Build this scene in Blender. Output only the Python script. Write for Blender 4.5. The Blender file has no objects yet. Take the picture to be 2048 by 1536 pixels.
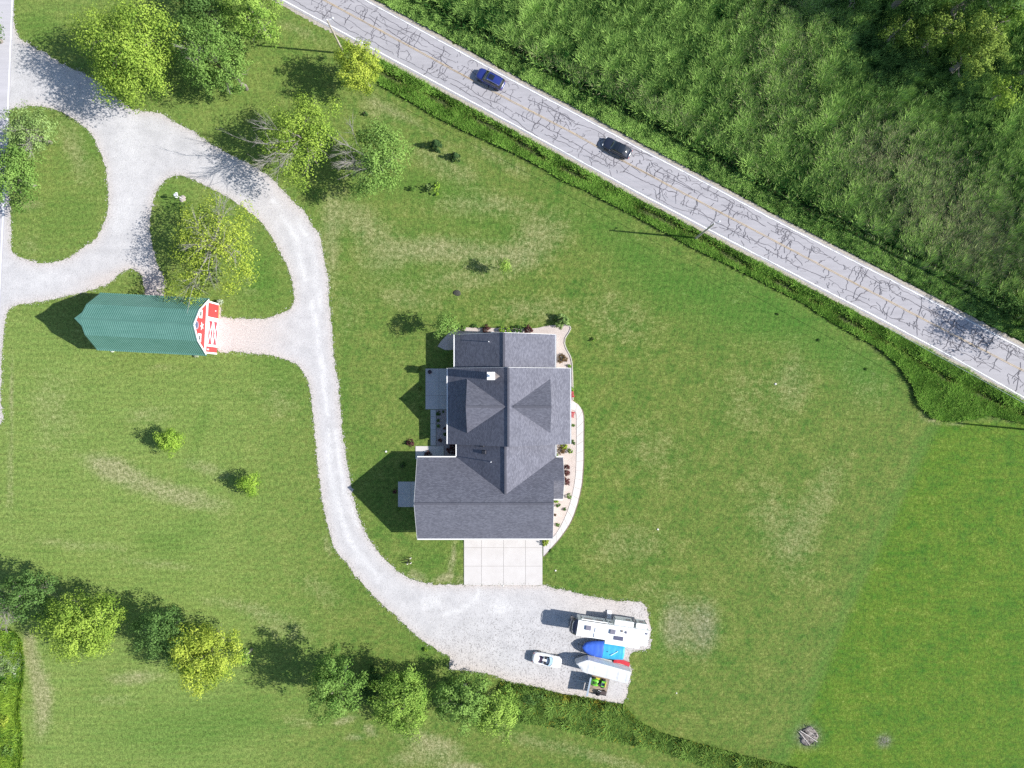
import bpy, bmesh, math, random
import numpy as np
from mathutils import Vector, Matrix

# ------------------------------------------------------------------ camera, world, sun, exposure
SC = bpy.context.scene
COL = SC.collection
H = 110.0                      # flying height of the drone
FPX = 25.0 / 36.0 * 2048.0     # focal length in photo pixels
cam_d = bpy.data.cameras.new('camera'); cam = bpy.data.objects.new('camera', cam_d); COL.objects.link(cam)
cam_d.lens = 25.0; cam_d.sensor_width = 36.0; cam_d.clip_start = 1.0; cam_d.clip_end = 5000.0
cam.location = (0, 0, H); cam.rotation_euler = (0, 0, 0)
SC.camera = cam

SUN_EL = math.radians(37.0); SUN_AZ = math.radians(-5.3)      # direction towards the sun, from +X
sv = Vector((math.cos(SUN_EL) * math.cos(SUN_AZ), math.cos(SUN_EL) * math.sin(SUN_AZ), math.sin(SUN_EL)))
world = bpy.data.worlds.new('World'); SC.world = world; world.use_nodes = True
wn = world.node_tree.nodes; wl = world.node_tree.links
sky = wn.new('ShaderNodeTexSky'); sky.sky_type = 'NISHITA'; sky.sun_disc = False
sky.sun_elevation = SUN_EL; sky.sun_rotation = math.radians(90.0) - SUN_AZ
sky.air_density = 1.0; sky.dust_density = 0.6; sky.ozone_density = 1.2
bg = wn['Background']; bg.inputs['Strength'].default_value = 0.10
wl.new(sky.outputs[0], bg.inputs['Color'])
sun_d = bpy.data.lights.new('sun', 'SUN'); sun = bpy.data.objects.new('sun', sun_d); COL.objects.link(sun)
sun_d.energy = 4.6; sun_d.angle = math.radians(0.5); sun_d.color = (1.0, 0.975, 0.935)
sun.rotation_euler = sv.to_track_quat('Z', 'Y').to_euler()
sun.location = (120, -10, 90)
SC.view_settings.view_transform = 'Standard'; SC.view_settings.look = 'None'
SC.view_settings.exposure = 0.75; SC.view_settings.gamma = 1.0; SC.view_settings.use_curve_mapping = False
try:
    SC.cycles.use_denoising = False; SC.cycles.use_adaptive_sampling = False
    SC.cycles.max_bounces = 6; SC.cycles.diffuse_bounces = 3; SC.cycles.transparent_max_bounces = 6
except Exception:
    pass

RNG = np.random.default_rng(7); random.seed(7)
def S(px, py, z=0.0):
    """ground position of the thing that stands z metres high and is seen at a photo point"""
    k = (H - z) / FPX
    return ((px - 1024.0) * k, (768.0 - py) * k)
def S3(px, py, z=0.0):
    x, y = S(px, py, z); return (x, y, z)
M = 1.0 / (FPX / H)            # metres per photo pixel on the ground

# ------------------------------------------------------------------ materials
MATS = {}
def nodes_of(name):
    m = bpy.data.materials.new(name); m.use_nodes = True
    nt = m.node_tree; b = nt.nodes['Principled BSDF']
    return m, nt, b
def mixc(nt, a, b, f):
    n = nt.nodes.new('ShaderNodeMix'); n.data_type = 'RGBA'
    for s, v in ((0, f), (6, a), (7, b)):
        if isinstance(v, (tuple, list)): n.inputs[s].default_value = (*v, 1) if len(v) == 3 else v
        elif isinstance(v, (int, float)): n.inputs[s].default_value = v
        else: nt.links.new(v, n.inputs[s])
    return n.outputs[2]
def mth(nt, op, a, b=None, clamp=False):
    n = nt.nodes.new('ShaderNodeMath'); n.operation = op; n.use_clamp = clamp
    for i, v in enumerate((a, b)):
        if v is None: continue
        if isinstance(v, (int, float)): n.inputs[i].default_value = v
        else: nt.links.new(v, n.inputs[i])
    return n.outputs[0]
def pos(nt, scale=(1, 1, 1), rot=0.0, local=False):
    if local:
        o = nt.nodes.new('ShaderNodeTexCoord').outputs['Object']
    else:
        o = nt.nodes.new('ShaderNodeNewGeometry').outputs['Position']
    mp = nt.nodes.new('ShaderNodeMapping'); mp.inputs['Scale'].default_value = scale; mp.inputs['Rotation'].default_value = (0, 0, rot)
    nt.links.new(o, mp.inputs['Vector']); return mp.outputs[0]
def noise(nt, vec, scale, detail=3.0, rough=0.6, lo=0.3, hi=0.7):
    n = nt.nodes.new('ShaderNodeTexNoise'); n.inputs['Scale'].default_value = scale
    n.inputs['Detail'].default_value = detail; n.inputs['Roughness'].default_value = rough
    nt.links.new(vec, n.inputs['Vector'])
    r = nt.nodes.new('ShaderNodeMapRange'); r.inputs[1].default_value = lo; r.inputs[2].default_value = hi
    nt.links.new(n.outputs[0], r.inputs[0]); return r.outputs[0]
def attr(nt, name):
    n = nt.nodes.new('ShaderNodeAttribute'); n.attribute_name = name; return n.outputs['Fac']
def bump(nt, b, h, strength=0.4, dist=0.05):
    n = nt.nodes.new('ShaderNodeBump'); n.inputs['Strength'].default_value = strength; n.inputs['Distance'].default_value = dist
    nt.links.new(h, n.inputs['Height']); nt.links.new(n.outputs[0], b.inputs['Normal'])
def mat(name, col, rough=0.6, var=0.12, scale=3.0, metal=0.0, spec=0.4, coat=0.0):
    """plain surface with a slight uneven colour"""
    if name in MATS: return MATS[name]
    m, nt, b = nodes_of(name)
    f = noise(nt, pos(nt), scale, 4.0)
    d = tuple(max(0, c * (1 - var)) for c in col); l = tuple(min(1, c * (1 + var)) for c in col)
    nt.links.new(mixc(nt, d, l, f), b.inputs['Base Color'])
    b.inputs['Roughness'].default_value = rough; b.inputs['Metallic'].default_value = metal
    b.inputs['Specular IOR Level'].default_value = spec; b.inputs['Coat Weight'].default_value = coat
    MATS[name] = m; return m
def leafmat(name, dark, light, trans=0.3, dry=None):
    if name in MATS: return MATS[name]
    m = bpy.data.materials.new(name); m.use_nodes = True; nt = m.node_tree
    nt.nodes.clear()
    out = nt.nodes.new('ShaderNodeOutputMaterial')
    v = attr(nt, 'v')
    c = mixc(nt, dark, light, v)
    if dry is not None: c = mixc(nt, c, dry, attr(nt, 'dry'))
    d = nt.nodes.new('ShaderNodeBsdfDiffuse'); t = nt.nodes.new('ShaderNodeBsdfTranslucent'); mx = nt.nodes.new('ShaderNodeMixShader')
    nt.links.new(c, d.inputs[0])
    nt.links.new(mixc(nt, c, (0.26, 0.40, 0.03), 0.22), t.inputs[0])
    mx.inputs[0].default_value = trans
    nt.links.new(d.outputs[0], mx.inputs[1]); nt.links.new(t.outputs[0], mx.inputs[2]); nt.links.new(mx.outputs[0], out.inputs[0])
    MATS[name] = m; return m

# ------------------------------------------------------------------ mesh helpers
def link(o, parent=None):
    COL.objects.link(o)
    if parent is not None: o.parent = parent
    return o
def np_mesh(name, verts, faces, material=None, parent=None, fattrs=None, vattrs=None, smooth=False):
    """verts (n,3), faces (m,k) as ONE mesh object"""
    verts = np.ascontiguousarray(verts, dtype=np.float32); faces = np.ascontiguousarray(faces, dtype=np.int32)
    me = bpy.data.meshes.new(name); n, (m, k) = len(verts), faces.shape
    me.vertices.add(n); me.vertices.foreach_set('co', verts.ravel())
    me.loops.add(m * k); me.loops.foreach_set('vertex_index', faces.ravel())
    me.polygons.add(m); me.polygons.foreach_set('loop_start', np.arange(0, m * k, k, dtype=np.int32))
    try: me.polygons.foreach_set('loop_total', np.full(m, k, dtype=np.int32))
    except Exception: pass
    if smooth: me.polygons.foreach_set('use_smooth', np.ones(m, dtype=bool))
    me.update(calc_edges=True)
    for d, dom in ((fattrs, 'FACE'), (vattrs, 'POINT')):
        for key, val in (d or {}).items():
            a = me.attributes.new(key, 'FLOAT', dom); a.data.foreach_set('value', np.ascontiguousarray(val, dtype=np.float32))
    if material: me.materials.append(material)
    o = bpy.data.objects.new(name, me); return link(o, parent)
class MB:
    """collects boxes, tubes and sheets and links them as ONE mesh object"""
    def __init__(s): s.v = []; s.f = []
    def add(s, vs, fs):
        b = len(s.v); s.v += [tuple(p) for p in vs]; s.f += [tuple(i + b for i in f) for f in fs]; return s
    def box(s, x0, y0, z0, x1, y1, z1, rot=None, at=None):
        vs = [(x0, y0, z0), (x1, y0, z0), (x1, y1, z0), (x0, y1, z0), (x0, y0, z1), (x1, y0, z1), (x1, y1, z1), (x0, y1, z1)]
        if rot is not None: vs = [tuple(rot @ Vector(p)) for p in vs]
        if at is not None: vs = [(p[0] + at[0], p[1] + at[1], p[2] + at[2]) for p in vs]
        return s.add(vs, [(3, 2, 1, 0), (4, 5, 6, 7), (0, 1, 5, 4), (1, 2, 6, 5), (2, 3, 7, 6), (3, 0, 4, 7)])
    def bar(s, a, b, w, h=None):
        a, b = Vector(a), Vector(b); h = h or w; d = (b - a).normalized()
        u = d.cross(Vector((0, 0, 1)))
        u = Vector((1, 0, 0)) if u.length < 1e-4 else u.normalized(); n = u.cross(d).normalized()
        vs = [p + u * (i * w / 2) + n * (j * h / 2) for p in (a, b) for i, j in ((-1, -1), (1, -1), (1, 1), (-1, 1))]
        return s.add(vs, [(3, 2, 1, 0), (4, 5, 6, 7), (0, 1, 5, 4), (1, 2, 6, 5), (2, 3, 7, 6), (3, 0, 4, 7)])
    def tube(s, pts, rad, n=8, caps=True):
        pts = [Vector(p) for p in pts]
        if isinstance(rad, (int, float)): rad = [rad] * len(pts)
        b = len(s.v)
        for i, p in enumerate(pts):
            d = (pts[min(i + 1, len(pts) - 1)] - pts[max(i - 1, 0)]).normalized()
            u = d.cross(Vector((0.13, 0.21, 1))) if abs(d.z) < 0.95 else d.cross(Vector((1, 0.1, 0)))
            u.normalize(); w = d.cross(u)
            for k in range(n):
                a = 2 * math.pi * k / n
                s.v.append(tuple(p + (u * math.cos(a) + w * math.sin(a)) * rad[i]))
        for i in range(len(pts) - 1):
            for k in range(n):
                s.f.append((b + i * n + k, b + i * n + (k + 1) % n, b + (i + 1) * n + (k + 1) % n, b + (i + 1) * n + k))
        if caps:
            s.f.append(tuple(b + k for k in reversed(range(n)))); s.f.append(tuple(b + (len(pts) - 1) * n + k for k in range(n)))
        return s
    def slab(s, poly, t):
        """polygon in space given thickness t downwards"""
        b = len(s.v); n = len(poly)
        s.v += [tuple(p) for p in poly] + [(p[0], p[1], p[2] - t) for p in poly]
        s.f.append(tuple(b + i for i in range(n))); s.f.append(tuple(b + n + i for i in reversed(range(n))))
        for i in range(n): s.f.append((b + i, b + n + i, b + n + (i + 1) % n, b + (i + 1) % n))
        return s
    def lathe(s, prof, n=16, at=(0, 0, 0)):
        b = len(s.v)
        for r, z in prof:
            for k in range(n):
                a = 2 * math.pi * k / n; s.v.append((at[0] + r * math.cos(a), at[1] + r * math.sin(a), at[2] + z))
        for i in range(len(prof) - 1):
            for k in range(n):
                s.f.append((b + i * n + k, b + i * n + (k + 1) % n, b + (i + 1) * n + (k + 1) % n, b + (i + 1) * n + k))
        s.f.append(tuple(b + k for k in reversed(range(n)))); s.f.append(tuple(b + (len(prof) - 1) * n + k for k in range(n)))
        return s
    def loft(s, rings, close=True):
        b = len(s.v); n = len(rings[0])
        for r in rings: s.v += [tuple(p) for p in r]
        for i in range(len(rings) - 1):
            for k in range(n if close else n - 1):
                s.f.append((b + i * n + k, b + i * n + (k + 1) % n, b + (i + 1) * n + (k + 1) % n, b + (i + 1) * n + k))
        if close:
            s.f.append(tuple(b + k for k in reversed(range(n)))); s.f.append(tuple(b + (len(rings) - 1) * n + k for k in range(n)))
        return s
    def build(s, name, material, parent=None, smooth=False, bevel=0.0, sub=0):
        me = bpy.data.meshes.new(name); me.from_pydata(s.v, [], s.f)
        bm = bmesh.new(); bm.from_mesh(me); bmesh.ops.recalc_face_normals(bm, faces=bm.faces); bm.to_mesh(me); bm.free()
        me.materials.append(material)
        if smooth:
            for p in me.polygons: p.use_smooth = True
        o = bpy.data.objects.new(name, me); link(o, parent)
        if bevel: 
            md = o.modifiers.new('edge', 'BEVEL'); md.width = bevel; md.segments = 2; md.limit_method = 'ANGLE'
        if sub:
            md = o.modifiers.new('round', 'SUBSURF'); md.levels = sub; md.render_levels = sub
        return o
def tag(o, label=None, cat=None, group=None, kind=None):
    if label: o['label'] = label
    if cat: o['category'] = cat
    if group: o['group'] = group
    if kind: o['kind'] = kind
    return o
def thing(name, label, cat, x, y, z=0.0, rz=0.0, group=None):
    o = bpy.data.objects.new(name, None); link(o); o.location = (x, y, z); o.rotation_euler = (0, 0, rz)
    o.empty_display_size = 0.3
    return tag(o, label, cat, group)
# smooth value noise on a lattice, in photo-pixel or metre units
_lat = RNG.random((256, 256))
def vnoise(x, y, s, seed=0):
    x = np.asarray(x) / s + seed * 17.31; y = np.asarray(y) / s + seed * 7.77
    xi = np.floor(x).astype(int); yi = np.floor(y).astype(int); fx = x - xi; fy = y - yi
    fx = fx * fx * (3 - 2 * fx); fy = fy * fy * (3 - 2 * fy)
    g = lambda a, b: _lat[a % 256, b % 256]
    return (g(xi, yi) * (1 - fx) + g(xi + 1, yi) * fx) * (1 - fy) + (g(xi, yi + 1) * (1 - fx) + g(xi + 1, yi + 1) * fx) * fy
def fbm(x, y, s, seed=0):
    return 0.55 * vnoise(x, y, s, seed) + 0.3 * vnoise(x, y, s / 2.1, seed + 1) + 0.15 * vnoise(x, y, s / 4.3, seed + 2)
def inside(P, poly):
    P = np.asarray(P); x, y = P[:, 0], P[:, 1]; r = np.zeros(len(P), bool); n = len(poly); j = n - 1
    for i in range(n):
        xi, yi = poly[i]; xj, yj = poly[j]
        c = ((yi > y) != (yj > y)) & (x < (xj - xi) * (y - yi) / ((yj - yi) or 1e-9) + xi)
        r ^= c; j = i
    return r
def dist_poly(P, loops):
    """distance of every point to closed outlines"""
    P = np.asarray(P, float); d = np.full(len(P), 1e9)
    for L in loops:
        A = np.asarray(L, float); B = np.roll(A, -1, 0)
        for a, b in zip(A, B):
            ab = b - a; t = np.clip(((P - a) @ ab) / (ab @ ab + 1e-9), 0, 1)
            d = np.minimum(d, np.hypot(*(P - a - t[:, None] * ab).T))
    return d
def dist_line(P, L):
    P = np.asarray(P, float); d = np.full(len(P), 1e9); L = np.asarray(L, float)
    for a, b in zip(L[:-1], L[1:]):
        ab = b - a; t = np.clip(((P - a) @ ab) / (ab @ ab + 1e-9), 0, 1)
        d = np.minimum(d, np.hypot(*(P - a - t[:, None] * ab).T))
    return d
def smooth_loop(pts, step, closed=True):
    """Catmull-Rom through the points, resampled"""
    P = np.asarray(pts, float); n = len(P); out = []
    rng = range(n) if closed else range(n - 1)
    for i in rng:
        p0, p1, p2, p3 = (P[(i - 1) % n], P[i], P[(i + 1) % n], P[(i + 2) % n]) if closed else (P[max(i - 1, 0)], P[i], P[i + 1], P[min(i + 2, n - 1)])
        m = max(1, int(np.hypot(*(p2 - p1)) / step))
        for k in range(m):
            t = k / m
            out.append(0.5 * ((2 * p1) + (-p0 + p2) * t + (2 * p0 - 5 * p1 + 4 * p2 - p3) * t * t + (-p0 + 3 * p1 - 3 * p2 + p3) * t ** 3))
    if not closed: out.append(P[-1])
    return np.array(out)
def sheet(name, loops, z, material, kind='structure', label=None, maxlen=None, attrs=None, parent=None):
    """flat sheet with holes; maxlen subdivides it so that it can carry attributes"""
    bm = bmesh.new()
    for L in loops:
        vs = [bm.verts.new((p[0], p[1], z)) for p in L]
        for i in range(len(vs)): bm.edges.new((vs[i], vs[(i + 1) % len(vs)]))
    bmesh.ops.triangle_fill(bm, edges=bm.edges[:], use_beauty=True, normal=(0, 0, 1))
    if maxlen:
        for _ in range(7):
            es = [e for e in bm.edges if e.calc_length() > maxlen]
            if not es: break
            bmesh.ops.subdivide_edges(bm, edges=es, cuts=1, use_grid_fill=False)
            bmesh.ops.triangulate(bm, faces=[f for f in bm.faces if len(f.verts) > 3])
    for f in bm.faces:
        if f.normal.z < 0: f.normal_flip()
    me = bpy.data.meshes.new(name); bm.to_mesh(me); bm.free()
    me.materials.append(material)
    if attrs:
        co = np.zeros(len(me.vertices) * 3, np.float32); me.vertices.foreach_get('co', co); co = co.reshape(-1, 3)
        for key, fn in attrs.items():
            a = me.attributes.new(key, 'FLOAT', 'POINT'); a.data.foreach_set('value', np.ascontiguousarray(fn(co), dtype=np.float32))
    o = bpy.data.objects.new(name, me); link(o, parent)
    if parent is None: tag(o, label, None, None, kind)
    return o
def blob(px, py, spots):
    """sum of soft patches given in photo pixels: (cx, cy, rx, ry, turn, amount)"""
    r = np.zeros(len(px))
    for cx, cy, rx, ry, tr, am in spots:
        c, s = math.cos(math.radians(tr)), math.sin(math.radians(tr))
        dx, dy = px - cx, py - cy; u = (c * dx + s * dy) / rx; v = (-s * dx + c * dy) / ry
        r += am * np.exp(-(u * u + v * v) ** 1.3)
    return r
# ------------------------------------------------------------------ road lines (photo points on the ground)
EDGE_L = [(205, -193), (480, -46), (569, 2), (767, 109), (872, 165), (1022, 246), (1274, 384), (1536, 521), (1736, 625), (1911, 717), (2048, 795), (2240, 898)]
EDGE_R = [(360, -196), (640, -47), (729, 0), (887, 86), (1024, 161), (1149, 227), (1274, 295), (1446, 385), (1536, 434), (1761, 550), (1898, 621), (2048, 700), (2240, 802)]
MIDL = [(280, -195), (560, -46), (648, 0), (799, 82), (1024, 203), (1136, 261), (1241, 319), (1349, 377), (1536, 475), (1716, 570), (1911, 672), (2048, 742), (2240, 846)]
g2 = lambda L: [S(*p) for p in L]
DITCH = g2([(700, 122), (782, 155), (862, 193), (924, 224), (1000, 262), (1100, 325), (1200, 372), (1286, 421), (1386, 468), (1474, 522), (1600, 588), (1700, 645), (1800, 702), (1900, 762), (2048, 830)])
DITCH2 = g2([(700, -70), (790, -22), (1000, 95), (1200, 205), (1446, 335), (1600, 412), (1800, 520), (2048, 655)])
def ditch_z(P):
    d = dist_line(P, DITCH); return -0.45 * np.exp(-(d / 0.9) ** 2)

# ------------------------------------------------------------------ ground
LAWN_EDGE = [(1880, 848), (1862, 880), (1835, 940), (1800, 1010), (1770, 1075), (1735, 1150), (1700, 1225), (1660, 1320), (1620, 1420), (1560, 1560)]
def ground_attrs(co):
    px = co[:, 0] / M + 1024; py = 768 - co[:, 1] / M
    dry = blob(px, py, [
        (240, 945, 60, 26, 18, .75), (360, 990, 95, 22, 14, .8), (210, 930, 50, 20, 20, .5), (420, 940, 60, 14, 15, .5), (300, 830, 60, 20, 0, .35),
        (880, 500, 90, 30, 0, .65), (1010, 520, 70, 30, 0, .5), (760, 500, 55, 60, 0, .4), (1080, 470, 70, 50, -20, .45), (660, 490, 22, 80, 0, .5),
        (920, 560, 90, 24, 0, .35), (1060, 620, 90, 30, 0, .35), (1240, 640, 90, 60, 30, .25), (820, 600, 80, 25, 8, .3), (700, 620, 40, 60, 0, .2),
        (700, 430, 60, 40, 30, .45), (960, 410, 110, 26, 0, .35), (890, 330, 90, 30, 28, .4), (1000, 320, 80, 16, 28, .35), (760, 220, 50, 30, 20, .35),
        (1380, 1255, 55, 58, 0, .6), (1340, 1250, 18, 50, 0, .25), (1420, 1255, 18, 50, 0, .25), (1560, 1060, 60, 120, -25, .3), (1640, 1000, 40, 110, 25, .3),
        (1500, 800, 90, 90, 0, .2), (1590, 760, 40, 60, 0, .3), (1300, 900, 100, 60, 20, .22), (1260, 1090, 90, 50, 0, .3), (1200, 1200, 70, 14, 10, .2),
        (70, 1340, 18, 70, -12, .85), (85, 1420, 22, 70, 4, .7), (60, 1290, 10, 40, 0, .5), (270, 1355, 55, 16, -5, .7), (230, 1400, 60, 12, 0, .35),
        (690, 1440, 26, 8, -15, .8), (740, 1460, 18, 10, 40, .8), (710, 1475, 20, 8, 0, .7), (850, 1480, 55, 20, 10, .55), (880, 1510, 60, 30, 0, .5), (800, 1520, 40, 20, 0, .35),
        (600, 1445, 40, 14, 0, .3), (930, 1535, 40, 10, 0, .8), (1100, 1490, 120, 16, 12, .35), (1250, 1530, 90, 12, 14, .35),
        (905, 1120, 5, 40, 8, .9), (890, 1155, 22, 8, -15, .95), (920, 1160, 14, 6, -50, .7), (835, 1152, 22, 9, 25, .8), (655, 1090, 8, 25, -20, .55), (560, 800, 50, 40, 0, .25),
        (60, 1180, 80, 16, 0, .45), (160, 1090, 120, 12, 5, .35), (330, 1130, 120, 10, 6, .3), (560, 1250, 80, 30, 20, .35), (640, 1180, 60, 25, 30, .3), (470, 1210, 90, 14, 12, .35),
        (110, 820, 60, 90, 0, .3), (20, 940, 5, 120, 0, .6), (24, 780, 4, 60, 0, .6), (330, 735, 60, 5, 2, .4), (500, 560, 30, 40, 0, .2),
        (150, 300, 26, 80, -20, .4), (60, 490, 30, 20, 0, .3), (60, 410, 25, 12, 0, .6), (600, 60, 60, 14, 25, .35), (820, 240, 90, 10, 28, .35),
        (1868, 842, 12, 5, 30, 1.0), (1845, 833, 6, 14, -40, .5), (1910, 846, 25, 4, 0, .7), (1730, 770, 60, 60, 0, .18), (1300, 1180, 60, 30, 0, .2)])
    lush = blob(px, py, [
        (1330, 560, 140, 60, 30, .9), (1560, 640, 140, 50, 30, 1.), (1720, 740, 90, 50, 35, .9), (1190, 440, 110, 40, 30, .6), (1480, 620, 90, 90, 0, .5),
        (1170, 850, 16, 120, 0, .7), (560, 740, 60, 60, 0, .5), (520, 560, 50, 70, 0, .8), (340, 400, 30, 40, 0, .5), (1130, 1130, 30, 60, 0, .5), (960, 440, 100, 30, 0, .45),
        (1350, 380, 60, 20, 28, .4), (870, 380, 100, 28, 10, .7), (980, 480, 40, 25, 0, .35), (800, 560, 70, 16, 8, .5), (780, 530, 40, 16, 0, .4), (400, 860, 14, 110, 15, .45),
        (860, 1120, 60, 40, 0, .5), (740, 960, 20, 140, -10, .45), (690, 740, 10, 200, 0, .6), (1130, 1195, 90, 10, 8, .6), (1320, 1280, 12, 60, 0, .6), (350, 1470, 150, 60, 0, .6), (480, 1430, 90, 40, 0, .5),
        (1000, 1440, 70, 20, 10, .4), (840, 1290, 60, 30, 40, .5), (700, 1180, 40, 40, 0, .4), (330, 1090, 60, 30, 20, .55), (390, 1060, 40, 30, 0, .4), (80, 60, 40, 40, 0, .6), (180, 290, 25, 60, 0, .4), (140, 440, 60, 50, 0, .4)])
    E = np.array(LAWN_EDGE); ex = np.interp(py, E[:, 1], E[:, 0], left=2400, right=1560)
    far = 1 / (1 + np.exp(-(px - ex) / 3.0))
    band = np.exp(-((px - ex + 14) / 14) ** 2) * (py > 850)
    left = np.clip((720 - px) / 300, 0, 1) * (.62 + .38 * np.clip((py - 600) / 60, 0, 1)) + .22 * np.clip((1100 - px) / 300, 0, 1) * (px > 420) * np.clip((px - 420) / 300, 0, 1)
    FIELD = [(600, -90), (729, -10), (1024, 152), (1536, 426), (2048, 694), (2300, 800), (2300, -120)]
    VERGE = [(760, 118), (1024, 250), (1536, 524), (2048, 800), (2200, 900), (2200, 870), (2048, 848), (1973, 830), (1898, 842), (1846, 820), (1793, 729), (1711, 671), (1611, 609), (1474, 540), (1374, 491), (1174, 384), (1024, 306), (937, 267), (824, 207), (765, 172)]
    P = np.stack([px, py], 1)
    soil = np.maximum(inside(P, FIELD), inside(P, VERGE)).astype(float)
    ash = blob(px, py, [(1616, 1472, 22, 20, 0, 1.3), (1768, 1482, 13, 12, 0, 1.1), (1350, 1250, 24, 46, 0, .30), (1405, 1255, 26, 50, 0, .34)])
    return dict(dry=np.clip(dry, 0, 1), lush=np.clip(lush, 0, 1), far=far, band=band, leftl=left, soil=soil, ash=np.clip(ash, 0, 1))
def grass_mat():
    m, nt, b = nodes_of('mown_grass')
    p = pos(nt)
    fine = noise(nt, p, 1.9, 4.0, 0.85, .36, .64); tiny = noise(nt, p, 5.0, 2.0, 0.7, .34, .66)
    mid = noise(nt, p, 0.75, 5.0, 0.75, .36, .64); big = noise(nt, p, 0.11, 3.0, 0.55, .33, .67)
    streak = noise(nt, pos(nt, (0.12, 2.2, 1), 0.06), 1.0, 2.0, 0.5, .3, .7)
    streak2 = noise(nt, pos(nt, (0.12, 2.0, 1), -0.5), 1.0, 2.0, 0.5, .3, .7)
    dry, lush, far, band, leftl, soil, ash = (attr(nt, k) for k in ('dry', 'lush', 'far', 'band', 'leftl', 'soil', 'ash'))
    mid2 = noise(nt, p, 0.24, 6.0, 0.75, .38, .62)
    base = mixc(nt, (0.030, 0.112, 0.012), (0.162, 0.190, 0.041), mth(nt, 'ADD', mth(nt, 'MULTIPLY', mid, .6), mth(nt, 'MULTIPLY', mid2, .45), True))
    base = mixc(nt, base, (0.128, 0.158, 0.034), mth(nt, 'MULTIPLY', big, 0.22))
    base = mixc(nt, base, (0.196, 0.276, 0.068), mth(nt, 'MULTIPLY', leftl, mth(nt, 'ADD', 0.46, mth(nt, 'MULTIPLY', streak, 0.36))))
    base = mixc(nt, base, (0.040, 0.138, 0.014), mth(nt, 'MULTIPLY', lush, mth(nt, 'ADD', 0.45, mth(nt, 'MULTIPLY', mid, 0.4))))
    farc = mixc(nt, (0.032, 0.118, 0.008), (0.118, 0.178, 0.015), mth(nt, 'ADD', mth(nt, 'MULTIPLY', mid2, .5), mth(nt, 'MULTIPLY', mid, .5)))
    base = mixc(nt, base, farc, far)
    base = mixc(nt, base, (0.060, 0.150, 0.020), mth(nt, 'MULTIPLY', band, 0.6))
    base = mixc(nt, base, mixc(nt, (0.040, 0.110, 0.014), (0.19, 0.19, 0.055), streak2), 0.14)
    wv = nt.nodes.new('ShaderNodeTexWave'); wv.wave_type = 'RINGS'; wv.rings_direction = 'SPHERICAL'; wv.inputs['Scale'].default_value = 0.30; wv.inputs['Distortion'].default_value = 3.0; wv.inputs['Detail'].default_value = 2.0; wv.inputs['Detail Scale'].default_value = .25
    mpw = nt.nodes.new('ShaderNodeMapping'); mpw.inputs['Location'].default_value = (70, -38, 0); nt.links.new(nt.nodes.new('ShaderNodeNewGeometry').outputs['Position'], mpw.inputs['Vector']); nt.links.new(mpw.outputs[0], wv.inputs['Vector'])
    base = mixc(nt, base, mixc(nt, (0.050, 0.125, 0.016), (0.215, 0.245, 0.065), wv.outputs['Fac']), mth(nt, 'MULTIPLY', mth(nt, 'SUBTRACT', 1.0, far), .07))
    # dry and bare places break up along the blades
    dm = mth(nt, 'SUBTRACT', mth(nt, 'ADD', mth(nt, 'MULTIPLY', dry, 1.35), mth(nt, 'MULTIPLY', mth(nt, 'ADD', mth(nt, 'ADD', fine, tiny), mth(nt, 'ADD', mid, mid2)), 0.30)), 0.80, True)
    base = mixc(nt, base, mixc(nt, (0.200, 0.210, 0.080), (0.33, 0.295, 0.18), fine), mth(nt, 'MULTIPLY', dm, 0.72))
    base = mixc(nt, base, mixc(nt, (0.030, 0.050, 0.014), (0.085, 0.105, 0.035), fine), soil)
    base = mixc(nt, base, mixc(nt, (0.045, 0.055, 0.035), (0.20, 0.185, 0.16), fine), mth(nt, 'MULTIPLY', ash, mth(nt, 'ADD', 0.35, tiny), True))
    tex = mth(nt, 'ADD', 0.40, mth(nt, 'ADD', mth(nt, 'MULTIPLY', fine, .70), mth(nt, 'MULTIPLY', tiny, 0.50)))
    hs = nt.nodes.new('ShaderNodeHueSaturation'); nt.links.new(base, hs.inputs['Color']); nt.links.new(tex, hs.inputs['Value'])
    nt.links.new(hs.outputs[0], b.inputs['Base Color']); b.inputs['Roughness'].default_value = 0.85
    b.inputs['Specular IOR Level'].default_value = 0.15
    bump(nt, b, mth(nt, 'ADD', fine, tiny), 0.5, 0.05)
    return m
xs = np.concatenate([[-1500, -700, -300, -160, -110], np.arange(-90, 90.01, 0.6), [110, 160, 300, 700, 1500]])
ys = np.concatenate([[-1500, -700, -300, -160, -100], np.arange(-68, 68.01, 0.6), [100, 160, 300, 700, 1500]])
gx, gy = np.meshgrid(xs, ys); V = np.stack([gx.ravel(), gy.ravel(), np.zeros(gx.size)], 1)
V[:, 2] = ditch_z(V[:, :2])
nx, ny = len(xs), len(ys); ii = (np.arange(ny - 1)[:, None] * nx + np.arange(nx - 1)[None]).ravel()
ground = np_mesh('ground', V, np.stack([ii, ii + 1, ii + nx + 1, ii + nx], 1), grass_mat(), vattrs=ground_attrs(V))
tag(ground, 'mown green lawn with dry yellow patches around the house', kind='structure')

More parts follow.
